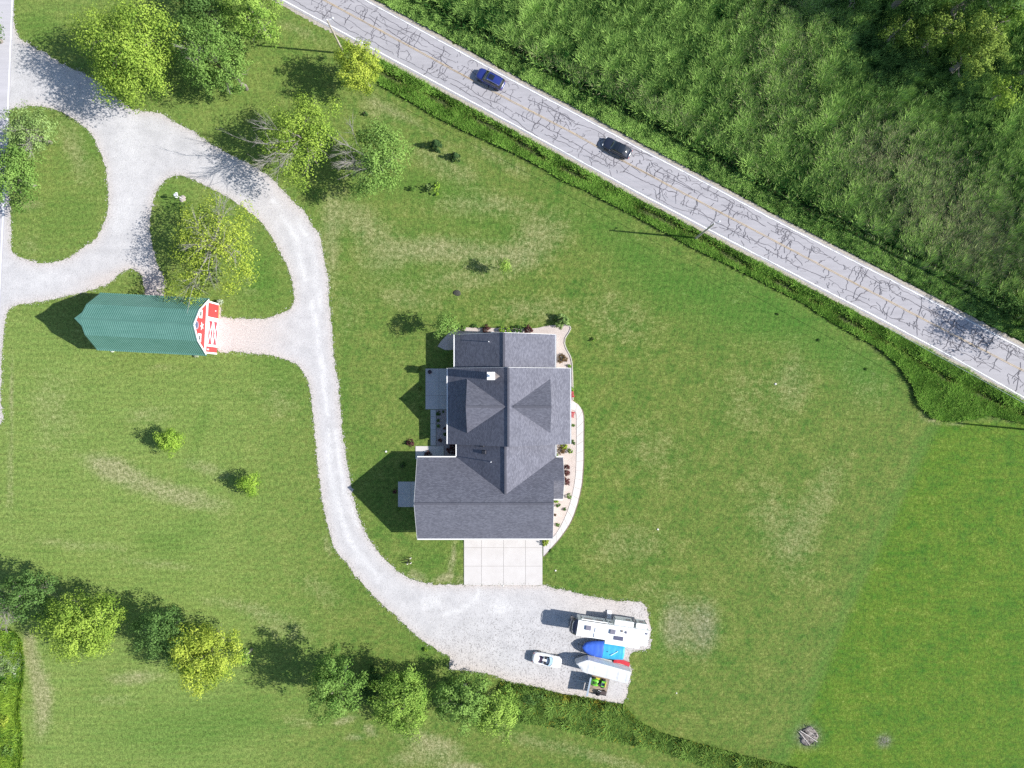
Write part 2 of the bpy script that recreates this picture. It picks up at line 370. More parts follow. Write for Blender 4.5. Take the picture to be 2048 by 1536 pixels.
# ------------------------------------------------------------------ roads
def asphalt(name, a, bcol):
    m, nt, b = nodes_of(name); p = pos(nt)
    f = noise(nt, p, 5.0, 4.0, .7); g = noise(nt, p, 0.25, 3.0); w = noise(nt, pos(nt, (0.15, 1.6, 1), 0.49), 1.0, 2.0)
    c = mixc(nt, a, bcol, mth(nt, 'ADD', mth(nt, 'MULTIPLY', f, .45), mth(nt, 'MULTIPLY', g, .3)))
    c = mixc(nt, c, tuple(x * 1.12 for x in bcol), mth(nt, 'MULTIPLY', w, .5))
    nt.links.new(c, b.inputs['Base Color']); b.inputs['Roughness'].default_value = 0.85; bump(nt, b, f, .25, .02); return m
A_ROAD = asphalt('weathered_asphalt', (0.275, 0.262, 0.275), (0.375, 0.358, 0.372))
M_WHITE = mat('white_road_paint', (0.80, 0.80, 0.78), .7, .12, 1.5); M_YEL = mat('faded_yellow_paint', (0.52, 0.40, 0.25), .7, .15, 1.5)
M_TAR = mat('crack_tar', (0.095, 0.088, 0.10), .8, .25, 2.0)
M_SHOULDER = mat('road_shoulder_grit', (0.36, 0.32, 0.27), .95, .35, 4.0)
el, er, ml = np.array(g2(EDGE_L)), np.array(g2(EDGE_R)), np.array(g2(MIDL))
ax = (el[-1] - el[0]) / np.hypot(*(el[-1] - el[0])); nrm = np.array([-ax[1], ax[0]])          # along, and towards the upper right side
tL, oL = el @ ax, el @ nrm; tR, oR = er @ ax, er @ nrm; tM, oM = ml @ ax, ml @ nrm
T0, T1 = max(tL[0], tR[0]), min(tL[-1], tR[-1])
def road_pt(t, u):
    """u = -1 at the lower white line, 0 at the yellow line, 1 at the upper white line"""
    l, r, m_ = np.interp(t, tL, oL), np.interp(t, tR, oR), np.interp(t, tM, oM)
    o = np.where(u < 0, m_ + (m_ - l) * u, m_ + (r - m_) * u)
    return np.stack([np.multiply.outer(np.asarray(t), ax)[..., 0] + o * nrm[0], np.multiply.outer(np.asarray(t), ax)[..., 1] + o * nrm[1]], -1)
def road_strip(name, u0, u1, w0, w1, z, material, parent, step=1.0, jag=0.0, kind=None):
    t = np.arange(T0, T1, step); a = road_pt(t, np.full(len(t), u0)) + np.outer(w0 + RNG.normal(0, jag, len(t)), nrm); b = road_pt(t, np.full(len(t), u1)) + np.outer(w1 + RNG.normal(0, jag, len(t)), nrm)
    n = len(t); v = np.zeros((2 * n, 3)); v[:n, :2] = a; v[n:, :2] = b; v[:, 2] = z
    i = np.arange(n - 1); return np_mesh(name, v, np.stack([i, i + 1, i + n + 1, i + n], 1), material, parent)
sh = road_strip('road_shoulder', -1, 1, -0.85, 0.85, 0.010, M_SHOULDER, None, 0.4, 0.10); tag(sh, 'gritty shoulders of the cracked country road', kind='structure')
road = road_strip('road', -1, 1, -0.30, 0.30, 0.018, A_ROAD, None, 0.5, 0.03); tag(road, 'grey country road with dark sealed cracks', kind='structure')
road_strip('edge_line', -1, -1, -0.075, 0.075, 0.062, M_WHITE, road, 0.5, 0.015); road_strip('edge_line', 1, 1, -0.06, 0.06, 0.062, M_WHITE, road, 0.5, 0.022)
road_strip('center_line', 0, 0, -0.115, -0.045, 0.062, M_YEL, road, 0.5, 0.012); road_strip('center_line', 0, 0, 0.045, 0.115, 0.062, M_YEL, road, 0.5, 0.012)
# sealed cracks, each at its own height so that none lie in one plane
CR_V, CR_F = [], []
def crack(pts, w):
    pts = np.asarray(pts, float)
    if len(pts) < 2: return
    d = np.gradient(pts, axis=0); d /= np.maximum(np.hypot(d[:, 0], d[:, 1]), 1e-6)[:, None]; nn = np.stack([-d[:, 1], d[:, 0]], 1)
    ww = (0.82 * w * (0.7 + 0.6 * RNG.random(len(pts))))[:, None] / 2
    z = 0.022 + 0.00003 * (len(CR_F) % 1200); b = sum(len(x) for x in CR_V); n = len(pts)
    v = np.zeros((2 * n, 3)); v[:n, :2] = pts - nn * ww; v[n:, :2] = pts + nn * ww; v[:, 2] = z
    CR_V.append(v); i = np.arange(n - 1); CR_F.append(np.stack([i, i + 1, i + n + 1, i + n], 1) + b)
def wander(t, u, dt, du, n, jt=.16, ju=.05, ulim=(-1, 1)):
    out = []
    for _ in range(n):
        out.append((t, u)); t += dt + RNG.normal(0, jt); u += du + RNG.normal(0, ju)
        if not (ulim[0] <= u <= ulim[1]): break
    a = np.array(out); return road_pt(a[:, 0], a[:, 1]) if len(a) else []
for side in (-1, 1):                                   # cracks that follow the wheel paths
    for u0, dens in ((0.42, .75), (0.72, .85), (0.16, .3)):
        t = T0
        while t < T1:
            L = RNG.uniform(4, 14)
            if RNG.random() < dens: crack(wander(t, side * u0 + RNG.normal(0, .05), .45, 0, int(L / .45), .10, .028, (-1.02, 1.02)), RNG.uniform(.07, .13))
            t += L
t = T0
while t < T1:                                          # the yellow seam
    L = RNG.uniform(3, 10)
    if RNG.random() < .6: crack(wander(t, -.015, .5, 0, int(L / .5), .05, .01), .09)
    t += L
t = T0
while t < T1:                                          # across the lanes
    for side in (-1, 1):
        tt = t + RNG.normal(0, .9)
        if RNG.random() < .85: crack(wander(tt, RNG.uniform(-.05, .05) * side, RNG.normal(0, .05), side * .075, int(RNG.uniform(4, 14)), .11, .012, (-1.04, 1.04)), RNG.uniform(.07, .14))
        for _ in range(RNG.integers(1, 4)):            # short spurs towards the edges
            crack(wander(tt + RNG.uniform(-1.5, 1.5), side * RNG.uniform(.3, .8), RNG.normal(0, .15), side * RNG.choice([-.06, .06]), RNG.integers(3, 8), .16, .02, (-1.04, 1.04)), RNG.uniform(.05, .09))
        if side > 0 and RNG.random() < .7:             # loops of fine cracks in the upper lane
            c0, u0, rr = tt + RNG.uniform(-1, 1), RNG.uniform(.3, .8), RNG.uniform(.35, .9)
            a = np.linspace(0, RNG.uniform(3, 6), 10); crack(road_pt(c0 + rr * np.cos(a), u0 + rr * .25 * np.sin(a)), .06)
    t += RNG.uniform(1.0, 2.1)
cs = np_mesh('crack_seal', np.concatenate(CR_V), np.concatenate(CR_F), M_TAR, road); cs['kind'] = 'stuff'
# side road along the left edge of the plot
def vstrip(name, L, w0, w1, z, material, parent=None):
    a = np.array(g2(L)); n = len(a); v = np.zeros((2 * n, 3)); v[:n, :2] = a + [w0, 0]; v[n:, :2] = a + [w1, 0]; v[:, 2] = z
    i = np.arange(n - 1); return np_mesh(name, v, np.stack([i, i + n, i + n + 1, i + 1], 1), material, parent)
LINE2 = [(30, -90), (25, 0), (16, 215), (5, 459), (1, 544), (-8, 760), (-18, 1000), (-40, 1700)]
sroad = vstrip('side_road', LINE2, -7.2, 0.25, 0.030, asphalt('side_road_asphalt', (0.36, 0.35, 0.37), (0.47, 0.45, 0.47)))
tag(sroad, 'grey side road running along the left border of the plot', kind='structure')
vstrip('edge_line', LINE2, -0.10, 0.08, 0.036, M_WHITE, sroad)

# ------------------------------------------------------------------ gravel drive
OUT = [(27, -60), (27, 0), (28, 40), (34, 68), (50, 85), (67, 92), (100, 112), (140, 135), (175, 150), (207, 172), (240, 200), (270, 220), (320, 227), (350, 245), (390, 265), (425, 290), (462, 310), (512, 335), (545, 358), (574, 389), (607, 421), (624, 449), (639, 471), (645, 496), (652, 539), (657, 564), (658, 596), (662, 634), (665, 684), (669, 721), (677, 768), (679, 793), (684, 855), (689, 893), (697, 943), (704, 980), (712, 1018), (722, 1045), (737, 1075), (757, 1105), (782, 1130), (810, 1152), (837, 1163), (874, 1168), (927, 1169), (960, 1168), (1050, 1168), (1086, 1170), (1106, 1176), (1144, 1184), (1179, 1192), (1214, 1198), (1236, 1203), (1255, 1201), (1281, 1204), (1291, 1211), (1296, 1224), (1298, 1240), (1301, 1255), (1302, 1275), (1298, 1296), (1266, 1304), (1259, 1314), (1259, 1327), (1263, 1342), (1260, 1359), (1256, 1377), (1251, 1400), (1243, 1407), (1224, 1407), (1199, 1399), (1161, 1392), (1111, 1384), (1069, 1372), (1024, 1364), (974, 1347), (924, 1341), (899, 1337), (900, 1314), (882, 1304), (837, 1274), (812, 1252), (792, 1232), (774, 1217), (752, 1197), (732, 1174), (710, 1151), (692, 1125), (672, 1103), (662, 1075), (652, 1038), (644, 998), (639, 955), (634, 918), (631, 875), (626, 830), (622, 793), (617, 766), (607, 746), (594, 729), (562, 716), (537, 709), (512, 708), (475, 704), (436, 701), (430, 660), (430, 612), (360, 600), (330, 596), (310, 598), (292, 597), (287, 569), (282, 549), (262, 538), (240, 546), (222, 564), (195, 576), (172, 584), (125, 594), (75, 604), (37, 609), (18, 621), (10, 646), (5, 690), (3, 735), (1, 790), (-4, 850), (-110, 850), (-110, -60)]
ISLE = [(444, 634), (512, 638), (542, 634), (574, 621), (588, 606), (587, 581), (582, 554), (572, 526), (559, 501), (542, 471), (524, 446), (505, 428), (479, 411), (455, 394), (430, 382), (400, 365), (375, 354), (350, 352), (327, 365), (313, 384), (307, 406), (301, 429), (300, 466), (305, 491), (312, 519), (320, 539), (328, 560), (333, 593), (355, 598), (429, 607), (443, 618)]
WEST = [(18, 221), (37, 217), (67, 212), (100, 216), (125, 225), (150, 240), (170, 255), (185, 272), (197, 297), (207, 322), (214, 350), (216, 384), (216, 416), (210, 441), (200, 464), (182, 484), (160, 501), (130, 519), (87, 526), (62, 521), (42, 514), (27, 506), (22, 494), (23, 470), (22, 440), (19, 400), (18, 350), (17, 300), (16, 250)]
def rough_loop(L, jit=0.075):
    P = smooth_loop(g2(L), 0.35); P += RNG.normal(0, jit, P.shape) * np.clip(0.4 + 1.2 * vnoise(P[:, 0], P[:, 1], 2.0)[:, None], 0, 1.6); return P
GL = [rough_loop(OUT), rough_loop(ISLE), rough_loop(WEST)]
def gravel_mat():
    m, nt, b = nodes_of('crushed_stone'); p = pos(nt)
    vo = nt.nodes.new('ShaderNodeTexVoronoi'); vo.inputs['Scale'].default_value = 7.0; nt.links.new(p, vo.inputs['Vector'])
    f = noise(nt, p, 6.0, 3.0, .8); g = noise(nt, p, 0.5, 4.0, .6); h = noise(nt, p, 2.0, 4.0, .7, .25, .75)
    c = mixc(nt, (0.425, 0.412, 0.410), (0.525, 0.507, 0.500), g)
    c = mixc(nt, c, mixc(nt, (0.42, 0.37, 0.335), (0.60, 0.53, 0.485), f), mth(nt, 'MULTIPLY', attr(nt, 'warm'), .85))
    c = mixc(nt, c, (0.66, 0.645, 0.63), mth(nt, 'MULTIPLY', attr(nt, 'pale'), mth(nt, 'ADD', .25, mth(nt, 'MULTIPLY', h, .6)), True))
    sp = nt.nodes.new('ShaderNodeMapRange'); sp.inputs[1].default_value = .10; sp.inputs[2].default_value = .34; nt.links.new(vo.outputs['Color'], sp.inputs[0])
    dark = mth(nt, 'MULTIPLY', mth(nt, 'SUBTRACT', 1.0, sp.outputs[0]), mth(nt, 'ADD', .22, mth(nt, 'MULTIPLY', attr(nt, 'speck'), .55)))
    c = mixc(nt, c, (0.17, 0.155, 0.15), dark)
    hs = nt.nodes.new('ShaderNodeHueSaturation'); nt.links.new(c, hs.inputs['Color'])
    nt.links.new(mth(nt, 'ADD', .86, mth(nt, 'MULTIPLY', f, .26)), hs.inputs['Value']); nt.links.new(hs.outputs[0], b.inputs['Base Color'])
    b.inputs['Roughness'].default_value = 0.95; b.inputs['Specular IOR Level'].default_value = .1; bump(nt, b, f, .5, .03); return m
_gd = {}
def g_warm(co):
    d = dist_poly(co[:, :2], [L[::3] for L in GL]); px = co[:, 0] / M + 1024; py = 768 - co[:, 1] / M; _gd['d'] = d
    ap = blob(px, py, [(500, 670, 70, 40, 0, .9), (312, 575, 26, 40, 0, .8), (215, 555, 60, 14, -12, .6), (1200, 1215, 120, 20, 8, .45), (930, 1330, 60, 40, 20, .45), (1100, 1370, 160, 24, 8, .5), (1010, 1172, 90, 5, 0, .7), (555, 400, 60, 60, 0, .3)])
    return np.clip(np.exp(-(d / .8) ** 1.5) * .8 + ap, 0, 1)
def g_pale(co):
    px = co[:, 0] / M + 1024; py = 768 - co[:, 1] / M; P = np.stack([px, py], 1)
    t = 0
    for L in ([(655, 860), (660, 930), (672, 1000), (690, 1060), (720, 1115), (760, 1160)], [(672, 860), (680, 930), (690, 985), (715, 1050)], [(888, 1228), (915, 1222), (938, 1210), (952, 1195), (962, 1178)], [(620, 600), (632, 640), (640, 700), (648, 760), (655, 830)], [(600, 440), (622, 500), (634, 560), (640, 620)], [(545, 400), (590, 470), (612, 560)]):
        t = np.maximum(t, np.exp(-(dist_line(P, L) / 4.5) ** 2))
    return np.clip(t + blob(px, py, [(1000, 1215, 26, 16, 0, .9), (860, 1205, 24, 14, 0, .8), (260, 290, 30, 70, 0, .5), (250, 420, 26, 50, 20, .5), (90, 560, 60, 26, 0, .4)]), 0, 1)
def g_speck(co):
    px = co[:, 0] / M + 1024; py = 768 - co[:, 1] / M
    return np.clip(blob(px, py, [(1100, 1310, 210, 90, 0, 1), (950, 1290, 80, 50, 0, .6), (1280, 1220, 40, 30, 0, .9)]) + .5 * np.exp(-(_gd['d'] / .7) ** 2), 0, 1)
gravel = sheet('gravel_drive', GL, 0.014, gravel_mat(), 'structure', 'pale gravel drive that loops past the barn and ends beside the garage', 1.0, dict(warm=g_warm, pale=g_pale, speck=g_speck))
# loose stones along the ragged edge of the gravel
def stones(name, P, r0, r1, material, label, zz=0.0):
    n = len(P); base = np.array([(1, 0, 0), (0, 1, 0), (-1, 0, 0), (0, -1, 0), (0, 0, .7), (0, 0, -.7)]); r = RNG.uniform(r0, r1, n)[:, None, None] * RNG.uniform(.6, 1.3, (n, 1, 3))
    a = RNG.uniform(0, 6.28, n); c, s = np.cos(a), np.sin(a)
    b = base[None] * r; v = np.stack([b[..., 0] * c[:, None] - b[..., 1] * s[:, None], b[..., 0] * s[:, None] + b[..., 1] * c[:, None], b[..., 2]], -1)
    v[..., 0] += P[:, 0, None]; v[..., 1] += P[:, 1, None]; v[..., 2] += zz + r0 * .3
    f0 = np.array([(0, 1, 4), (1, 2, 4), (2, 3, 4), (3, 0, 4), (1, 0, 5), (2, 1, 5), (3, 2, 5), (0, 3, 5)])
    f = (f0[None] + (np.arange(n) * 6)[:, None, None]).reshape(-1, 3)
    o = np_mesh(name, v.reshape(-1, 3), f, material); return tag(o, label, None, None, 'stuff')
allL = np.concatenate(GL); allL = allL[(np.abs(allL[:, 0]) < 82) & (np.abs(allL[:, 1]) < 62)]
P = np.repeat(allL, 4, 0) + RNG.normal(0, .17, (len(allL) * 4, 2))
stones('gravel_stones', P, .03, .085, mat('loose_stone', (0.52, 0.49, 0.47), .9, .3, 9.0), 'loose pale stones spilling over the edge of the gravel drive')

# ------------------------------------------------------------------ blades of grass and weeds
def blades(name, P, h, w, lean, direction, material, v, dry=None, label='', z=None, spread=0.9):
    """every blade bends over; P (n,2), h, w, lean, v per blade"""
    n = len(P); a = direction + RNG.normal(0, spread, n); c, s = np.cos(a), np.sin(a); z0 = np.zeros(n) if z is None else z
    fa = a + RNG.normal(math.pi / 2, .8, n); wx, wy = np.cos(fa) * w / 2, np.sin(fa) * w / 2
    x, y = P[:, 0], P[:, 1]; mh, ml_ = h * .62, h * lean * .30; th, tl = h * (1 - .12 * lean), h * lean
    vv = np.zeros((n, 5, 3))
    vv[:, 0] = np.stack([x - wx * .6, y - wy * .6, z0 - .02], 1); vv[:, 1] = np.stack([x + wx * .6, y + wy * .6, z0 - .02], 1)
    vv[:, 2] = np.stack([x + c * ml_ + wx, y + s * ml_ + wy, z0 + mh], 1); vv[:, 3] = np.stack([x + c * ml_ - wx, y + s * ml_ - wy, z0 + mh], 1)
    vv[:, 4] = np.stack([x + c * tl, y + s * tl, z0 + th], 1)
    b = (np.arange(n) * 5)[:, None, None]; f = (np.array([(0, 1, 2), (0, 2, 3), (3, 2, 4)])[None] + b).reshape(-1, 3)
    fa_ = dict(v=np.repeat(np.clip(v, 0, 1), 3))
    if dry is not None: fa_['dry'] = np.repeat(np.clip(dry, 0, 1), 3)
    o = np_mesh(name, vv.reshape(-1, 3), f, material, fattrs=fa_); return tag(o, label, None, None, 'stuff')
def scatter(poly, density):
    """random points in a photo-pixel outline, as ground positions and photo positions"""
    A = np.array(poly, float); lo, hi = A.min(0), A.max(0); n = int((hi - lo).prod() * M * M * density)
    q = RNG.uniform(lo, hi, (n, 2)); q = q[inside(q, poly)]
    return np.stack([(q[:, 0] - 1024) * M, (768 - q[:, 1]) * M], 1), q
REED = leafmat('reed_blades', (0.020, 0.080, 0.018), (0.370, 0.570, 0.140), .14, (0.34, 0.31, 0.20))
WEED = leafmat('verge_blades', (0.050, 0.130, 0.016), (0.240, 0.430, 0.075), .28, (0.30, 0.28, 0.10))
FIELD = [(560, -110), (741, -5), (900, 80), (1036, 155), (1155, 219), (1284, 288), (1456, 378), (1546, 427), (1771, 543), (1908, 614), (2060, 692), (2190, 760), (2190, -110)]
P, q = scatter(FIELD, 200); dR = dist_line(P, er[:, :2]); keep = np.ones(len(P), bool)
gap = np.exp(-((dR - 3.9 - .5 * vnoise(q[:, 0], q[:, 1], 60)) / .55) ** 2)
n1 = fbm(q[:, 0] + .5 * q[:, 1], q[:, 1] * .6, 42, 3); n2 = fbm(q[:, 0], q[:, 1], 150, 5); n3 = vnoise(q[:, 0] + .7 * q[:, 1], (q[:, 1] - .7 * q[:, 0]) * .35, 12, 9)
keep &= RNG.random(len(P)) > gap * .9
keep &= RNG.random(len(P)) < np.clip(.15 + 1.0 * n1 + .7 * vnoise(q[:, 0], q[:, 1], 6.5, 15), 0, 1)
hgt = np.where(dR < 3.6, .30 + .35 * n1, .45 + .8 * n1 + .5 * vnoise(q[:, 0] + .4 * q[:, 1], q[:, 1] * .7, 17, 13) + .7 * vnoise(q[:, 0], q[:, 1], 6.5, 15)) * np.where(gap > .5, .5, 1)
dryf = np.clip(blob(q[:, 0], q[:, 1], [(1850, 400, 190, 110, 30, .75), (1960, 500, 120, 70, 30, .5), (1560, 130, 90, 190, 15, .35), (1740, 300, 80, 60, 0, .3), (1300, 210, 130, 18, 28, .4), (1120, 140, 90, 16, 28, .4)]) * (.4 + .9 * n3), 0, 1)
dry = (RNG.random(len(P)) < dryf * .75) * RNG.uniform(.4, .95, len(P))
n4 = vnoise(q[:, 0] + .4 * q[:, 1], q[:, 1] * .7, 17, 13)
n5 = vnoise(q[:, 0], q[:, 1], 6.5, 15)
vv = np.clip(.17 + .36 * (dR < 3.3) + .9 * (n1 - .4) + .55 * (n4 - .5) + .9 * (n5 - .5) + .25 * (n3 - .5) + RNG.normal(0, .28, len(P)), 0, 1)
wind = math.radians(75) - math.radians(28) * np.clip((q[:, 0] - 1500) / 350, 0, 1) + (n2 - .5) * 2.2
k = keep
blades('field_reeds', P[k], hgt[k], RNG.uniform(.06, .13, k.sum()), RNG.uniform(.25, .75, k.sum()), wind[k], REED, vv[k], dry[k], 'tall reeds and grasses filling the field beyond the road', spread=np.clip(1.6 - (q[k, 0] - 1560) / 220, .6, 1.6))
VERGE = [(764, 120), (800, 140), (1024, 262), (1274, 398), (1536, 534), (1736, 638), (1911, 730), (2060, 812), (2190, 880), (2190, 862), (2048, 849), (2003, 836), (1973, 830), (1936, 840), (1898, 843), (1863, 838), (1846, 820), (1831, 798), (1821, 768), (1793, 729), (1761, 701), (1711, 671), (1661, 644), (1611, 609), (1536, 572), (1474, 539), (1424, 516), (1374, 491), (1299, 449), (1236, 416), (1174, 384), (1124, 362), (1086, 337), (1024, 306), (937, 267), (874, 237), (824, 207), (765, 174), (745, 150)]
P, q = scatter(VERGE, 190); dD = dist_line(P, DITCH); dL = dist_line(P, el)
n1 = fbm(q[:, 0], q[:, 1], 30, 21); n3 = vnoise(q[:, 0], q[:, 1], 8, 23)
gap = np.exp(-(dD / .55) ** 2) * np.clip(2.2 * vnoise(q[:, 0], q[:, 1], 46, 29) - .3, 0, 1); k = RNG.random(len(P)) > gap * .97
hgt = np.where(dL < 1.0, .18, .35 + .6 * n1) * np.where(gap > .4, .5, 1) + np.clip((q[:, 0] - 1780) / 200, 0, 1) * .5 * n1
vv = np.clip(.30 + 1.0 * n1 + .5 * (n3 - .5) + RNG.normal(0, .25, len(P)), 0, 1)
dry = (RNG.random(len(P)) < .10 * n3 + .25 * (gap > .2)) * RNG.uniform(.3, .9, len(P))
blades('verge_weeds', P[k], hgt[k], RNG.uniform(.05, .11, k.sum()), RNG.uniform(.3, 1., k.sum()), math.radians(60) + (n1[k] - .5) * 3, WEED, vv[k], dry[k], 'rough weeds in the ditch between the lawn and the road', z=ditch_z(P[k]), spread=1.2)
HEDGE = [(1000, 1362), (1024, 1366), (1069, 1374), (1111, 1386), (1161, 1394), (1199, 1401), (1249, 1409), (1274, 1440), (1324, 1465), (1399, 1487), (1474, 1507), (1536, 1522), (1640, 1546), (1740, 1570), (1500, 1570), (1394, 1527), (1349, 1510), (1299, 1495), (1249, 1487), (1174, 1470), (1099, 1452), (1024, 1442), (1000, 1440)]
P, q = scatter(HEDGE, 240); n1 = fbm(q[:, 0], q[:, 1], 22, 31); n3 = vnoise(q[:, 0], q[:, 1], 9, 33); dE = dist_poly(q, [HEDGE])
hgt = (.4 + 1.3 * n1) * np.clip(dE / 12, .35, 1); vv = np.clip(.15 + 1.05 * n1 + .6 * (n3 - .5) + RNG.normal(0, .25, len(P)), 0, 1)
gold = np.clip(blob(q[:, 0], q[:, 1], [(1130, 1395, 16, 9, 20, .8), (1195, 1408, 12, 8, 0, .8), (1258, 1425, 14, 10, 50, .4)]), 0, 1); dry = (RNG.random(len(P)) < gold * .8 + .05) * RNG.uniform(.5, 1, len(P))
WEED2 = leafmat('hedgerow_blades', (0.045, 0.100, 0.022), (0.230, 0.370, 0.080), .25, (0.40, 0.31, 0.04))
k = RNG.random(len(P)) < .3 + 1.2 * n1
blades('hedgerow_weeds', P[k], hgt[k], RNG.uniform(.08, .17, k.sum()), RNG.uniform(.4, 1.1, k.sum()), RNG.uniform(0, 6.28, k.sum()), WEED2, vv[k], dry[k], 'dense green weeds along the ditch below the parking area', spread=.5)
SIDE = [(-60, 1262), (30, 1262), (45, 1280), (50, 1320), (48, 1360), (40, 1420), (46, 1480), (44, 1560), (-60, 1560)]
P, q = scatter(SIDE, 200); n1 = fbm(q[:, 0], q[:, 1], 24, 41); n3 = vnoise(q[:, 0], q[:, 1], 9, 43)
YW = leafmat('yellow_weed_blades', (0.045, 0.160, 0.026), (0.300, 0.440, 0.055), .2, (0.40, 0.45, 0.30))
pale = np.clip(blob(q[:, 0], q[:, 1], [(15, 1325, 30, 18, 0, .8)]), 0, 1)
k = RNG.random(len(P)) < .35 + n1
blades('side_weeds', P[k], (.5 + 1.3 * n1)[k], RNG.uniform(.07, .15, k.sum()), RNG.uniform(.4, 1., k.sum()), RNG.uniform(0, 6.28, k.sum()), YW, np.clip(.1 + 1.0 * n1 + .5 * (n3 - .5) + RNG.normal(0, .25, len(P)) - pale * .2, 0, 1)[k], ((RNG.random(len(P)) < pale * .7) * .9)[k], 'bright yellow green weeds in the lower left corner of the plot', spread=.5)
# short tufts that break up the border of lawn and gravel, and along the weeds
t_ = np.repeat(allL, 7, 0) + RNG.normal(0, .16, (len(allL) * 7, 2))
blades('border_grass', t_, RNG.uniform(.05, .16, len(t_)), RNG.uniform(.03, .07, len(t_)), RNG.uniform(.5, 1.2, len(t_)), RNG.uniform(0, 6.28, len(t_)), leafmat('lawn_blades', (0.07, 0.125, 0.025), (0.18, 0.24, 0.06), .25), RNG.random(len(t_)), None, 'short grass tufts along the border of the gravel', spread=.5)
# ------------------------------------------------------------------ concrete, beds
def conc_mat(name, a, bcol):
    m, nt, b = nodes_of(name); p = pos(nt); f = noise(nt, p, 7.0, 3.0, .7); g = noise(nt, p, 0.6, 4.0, .6)
    nt.links.new(mixc(nt, a, bcol, mth(nt, 'ADD', mth(nt, 'MULTIPLY', f, .35), mth(nt, 'MULTIPLY', g, .6), True)), b.inputs['Base Color'])
    b.inputs['Roughness'].default_value = .85; bump(nt, b, f, .2, .01); return m
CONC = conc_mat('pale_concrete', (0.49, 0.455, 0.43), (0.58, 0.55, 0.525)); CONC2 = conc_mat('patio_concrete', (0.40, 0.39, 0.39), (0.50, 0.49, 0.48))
JOINT = mat('joint_earth', (0.30, 0.27, 0.24), .95, .2, 5)
def slab_grid(name, label, xs_, ys_, material, z=0.075, gap=0.035):
    """concrete laid in separate slabs; lines are ground photo pixels"""
    X = [S(x, 0)[0] for x in xs_]; Y = [S(0, y)[1] for y in ys_]
    base = MB().box(X[0] + .02, Y[-1] + .02, -0.05, X[-1] - .02, Y[0] - .02, z - 0.035).build(name, JOINT); tag(base, label, None, None, 'structure')
    for i in range(len(X) - 1):
        for j in range(len(Y) - 1):
            dz = RNG.uniform(-.004, .004)
            MB().box(X[i] + gap / 2, Y[j + 1] + gap / 2, z - 0.034, X[i + 1] - gap / 2, Y[j] - gap / 2, z + dz).build('slab', material, base)
    return base
slab_grid('driveway_apron', 'pale concrete apron in front of the garage', [928, 963, 1007, 1051, 1085], [1072, 1095, 1132, 1170], CONC)
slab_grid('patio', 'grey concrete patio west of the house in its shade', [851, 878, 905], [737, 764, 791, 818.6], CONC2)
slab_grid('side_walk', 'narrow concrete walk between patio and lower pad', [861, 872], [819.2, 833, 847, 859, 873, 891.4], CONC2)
slab_grid('porch_pad', 'concrete pad in the corner beside the garage', [831, 855, 888], [892, 918], CONC)
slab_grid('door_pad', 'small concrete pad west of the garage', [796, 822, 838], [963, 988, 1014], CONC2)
WO = [(1136, 801), (1142.5, 802), (1150, 805), (1158, 811), (1163, 818.6), (1166, 829), (1166.8, 843), (1166.5, 890), (1166.3, 924), (1164.6, 951), (1163, 968), (1158, 993), (1151.6, 1016), (1142.5, 1040), (1132, 1058), (1119, 1076), (1103, 1094.5), (1086.5, 1112.5)]
WI = [(1136, 818), (1141, 818.6), (1147.7, 820), (1151.6, 825), (1153, 833), (1153.2, 846), (1153.2, 890), (1152.6, 920), (1151.6, 946), (1149.5, 964), (1146, 982.5), (1141, 1003), (1134.7, 1023), (1127, 1041), (1118, 1058), (1106, 1074), (1086.5, 1085), (1086.5, 1086)]
so = smooth_loop(g2(WO), .3, False); si = smooth_loop(g2(WI), .3, False)
def resample(P, n):
    d = np.concatenate([[0], np.cumsum(np.hypot(*np.diff(P, axis=0).T))]); t = np.linspace(0, d[-1], n); return np.stack([np.interp(t, d, P[:, 0]), np.interp(t, d, P[:, 1])], 1)
so, si = resample(so, 145), resample(si, 145)
wk = sheet('front_walk', [np.concatenate([so, si[::-1]])], 0.042, JOINT, 'structure', 'pale curved concrete walk from the apron to the east porch')
NW = 18
for i in range(NW):
    a, b = i * 8, (i + 1) * 8
    g = .018
    A_ = so[a:b + 1].copy(); B_ = si[a:b + 1].copy(); da = (A_[-1] - A_[0]); db = (B_[-1] - B_[0])
    A_[0] += da / np.hypot(*da) * g; A_[-1] -= da / np.hypot(*da) * g; B_[0] += db / max(np.hypot(*db), .01) * g; B_[-1] -= db / max(np.hypot(*db), .01) * g
    poly = [(p[0], p[1], 0.078) for p in np.concatenate([A_, B_[::-1]])]
    mb = MB(); n = len(A_); mb.v = [(p[0], p[1], .078) for p in A_] + [(p[0], p[1], .078) for p in B_] + [(p[0], p[1], .044) for p in A_] + [(p[0], p[1], .044) for p in B_]
    for k in range(n - 1): mb.f.append((k, k + 1, n + k + 1, n + k))
    for o_, s_ in ((0, 1), (n, -1)):
        for k in range(n - 1): mb.f.append((o_ + k, o_ + 2 * n + k, o_ + 2 * n + k + 1, o_ + k + 1))
    mb.f += [(0, n, 3 * n, 2 * n), (n - 1, 3 * n - 1 - n, 3 * n - 1 + 0, 2 * n - 1)] if False else [(0, n, 3 * n, 2 * n), (n - 1, 2 * n - 1, 4 * n - 1, 3 * n - 1)]
    mb.build('slab', CONC, wk)
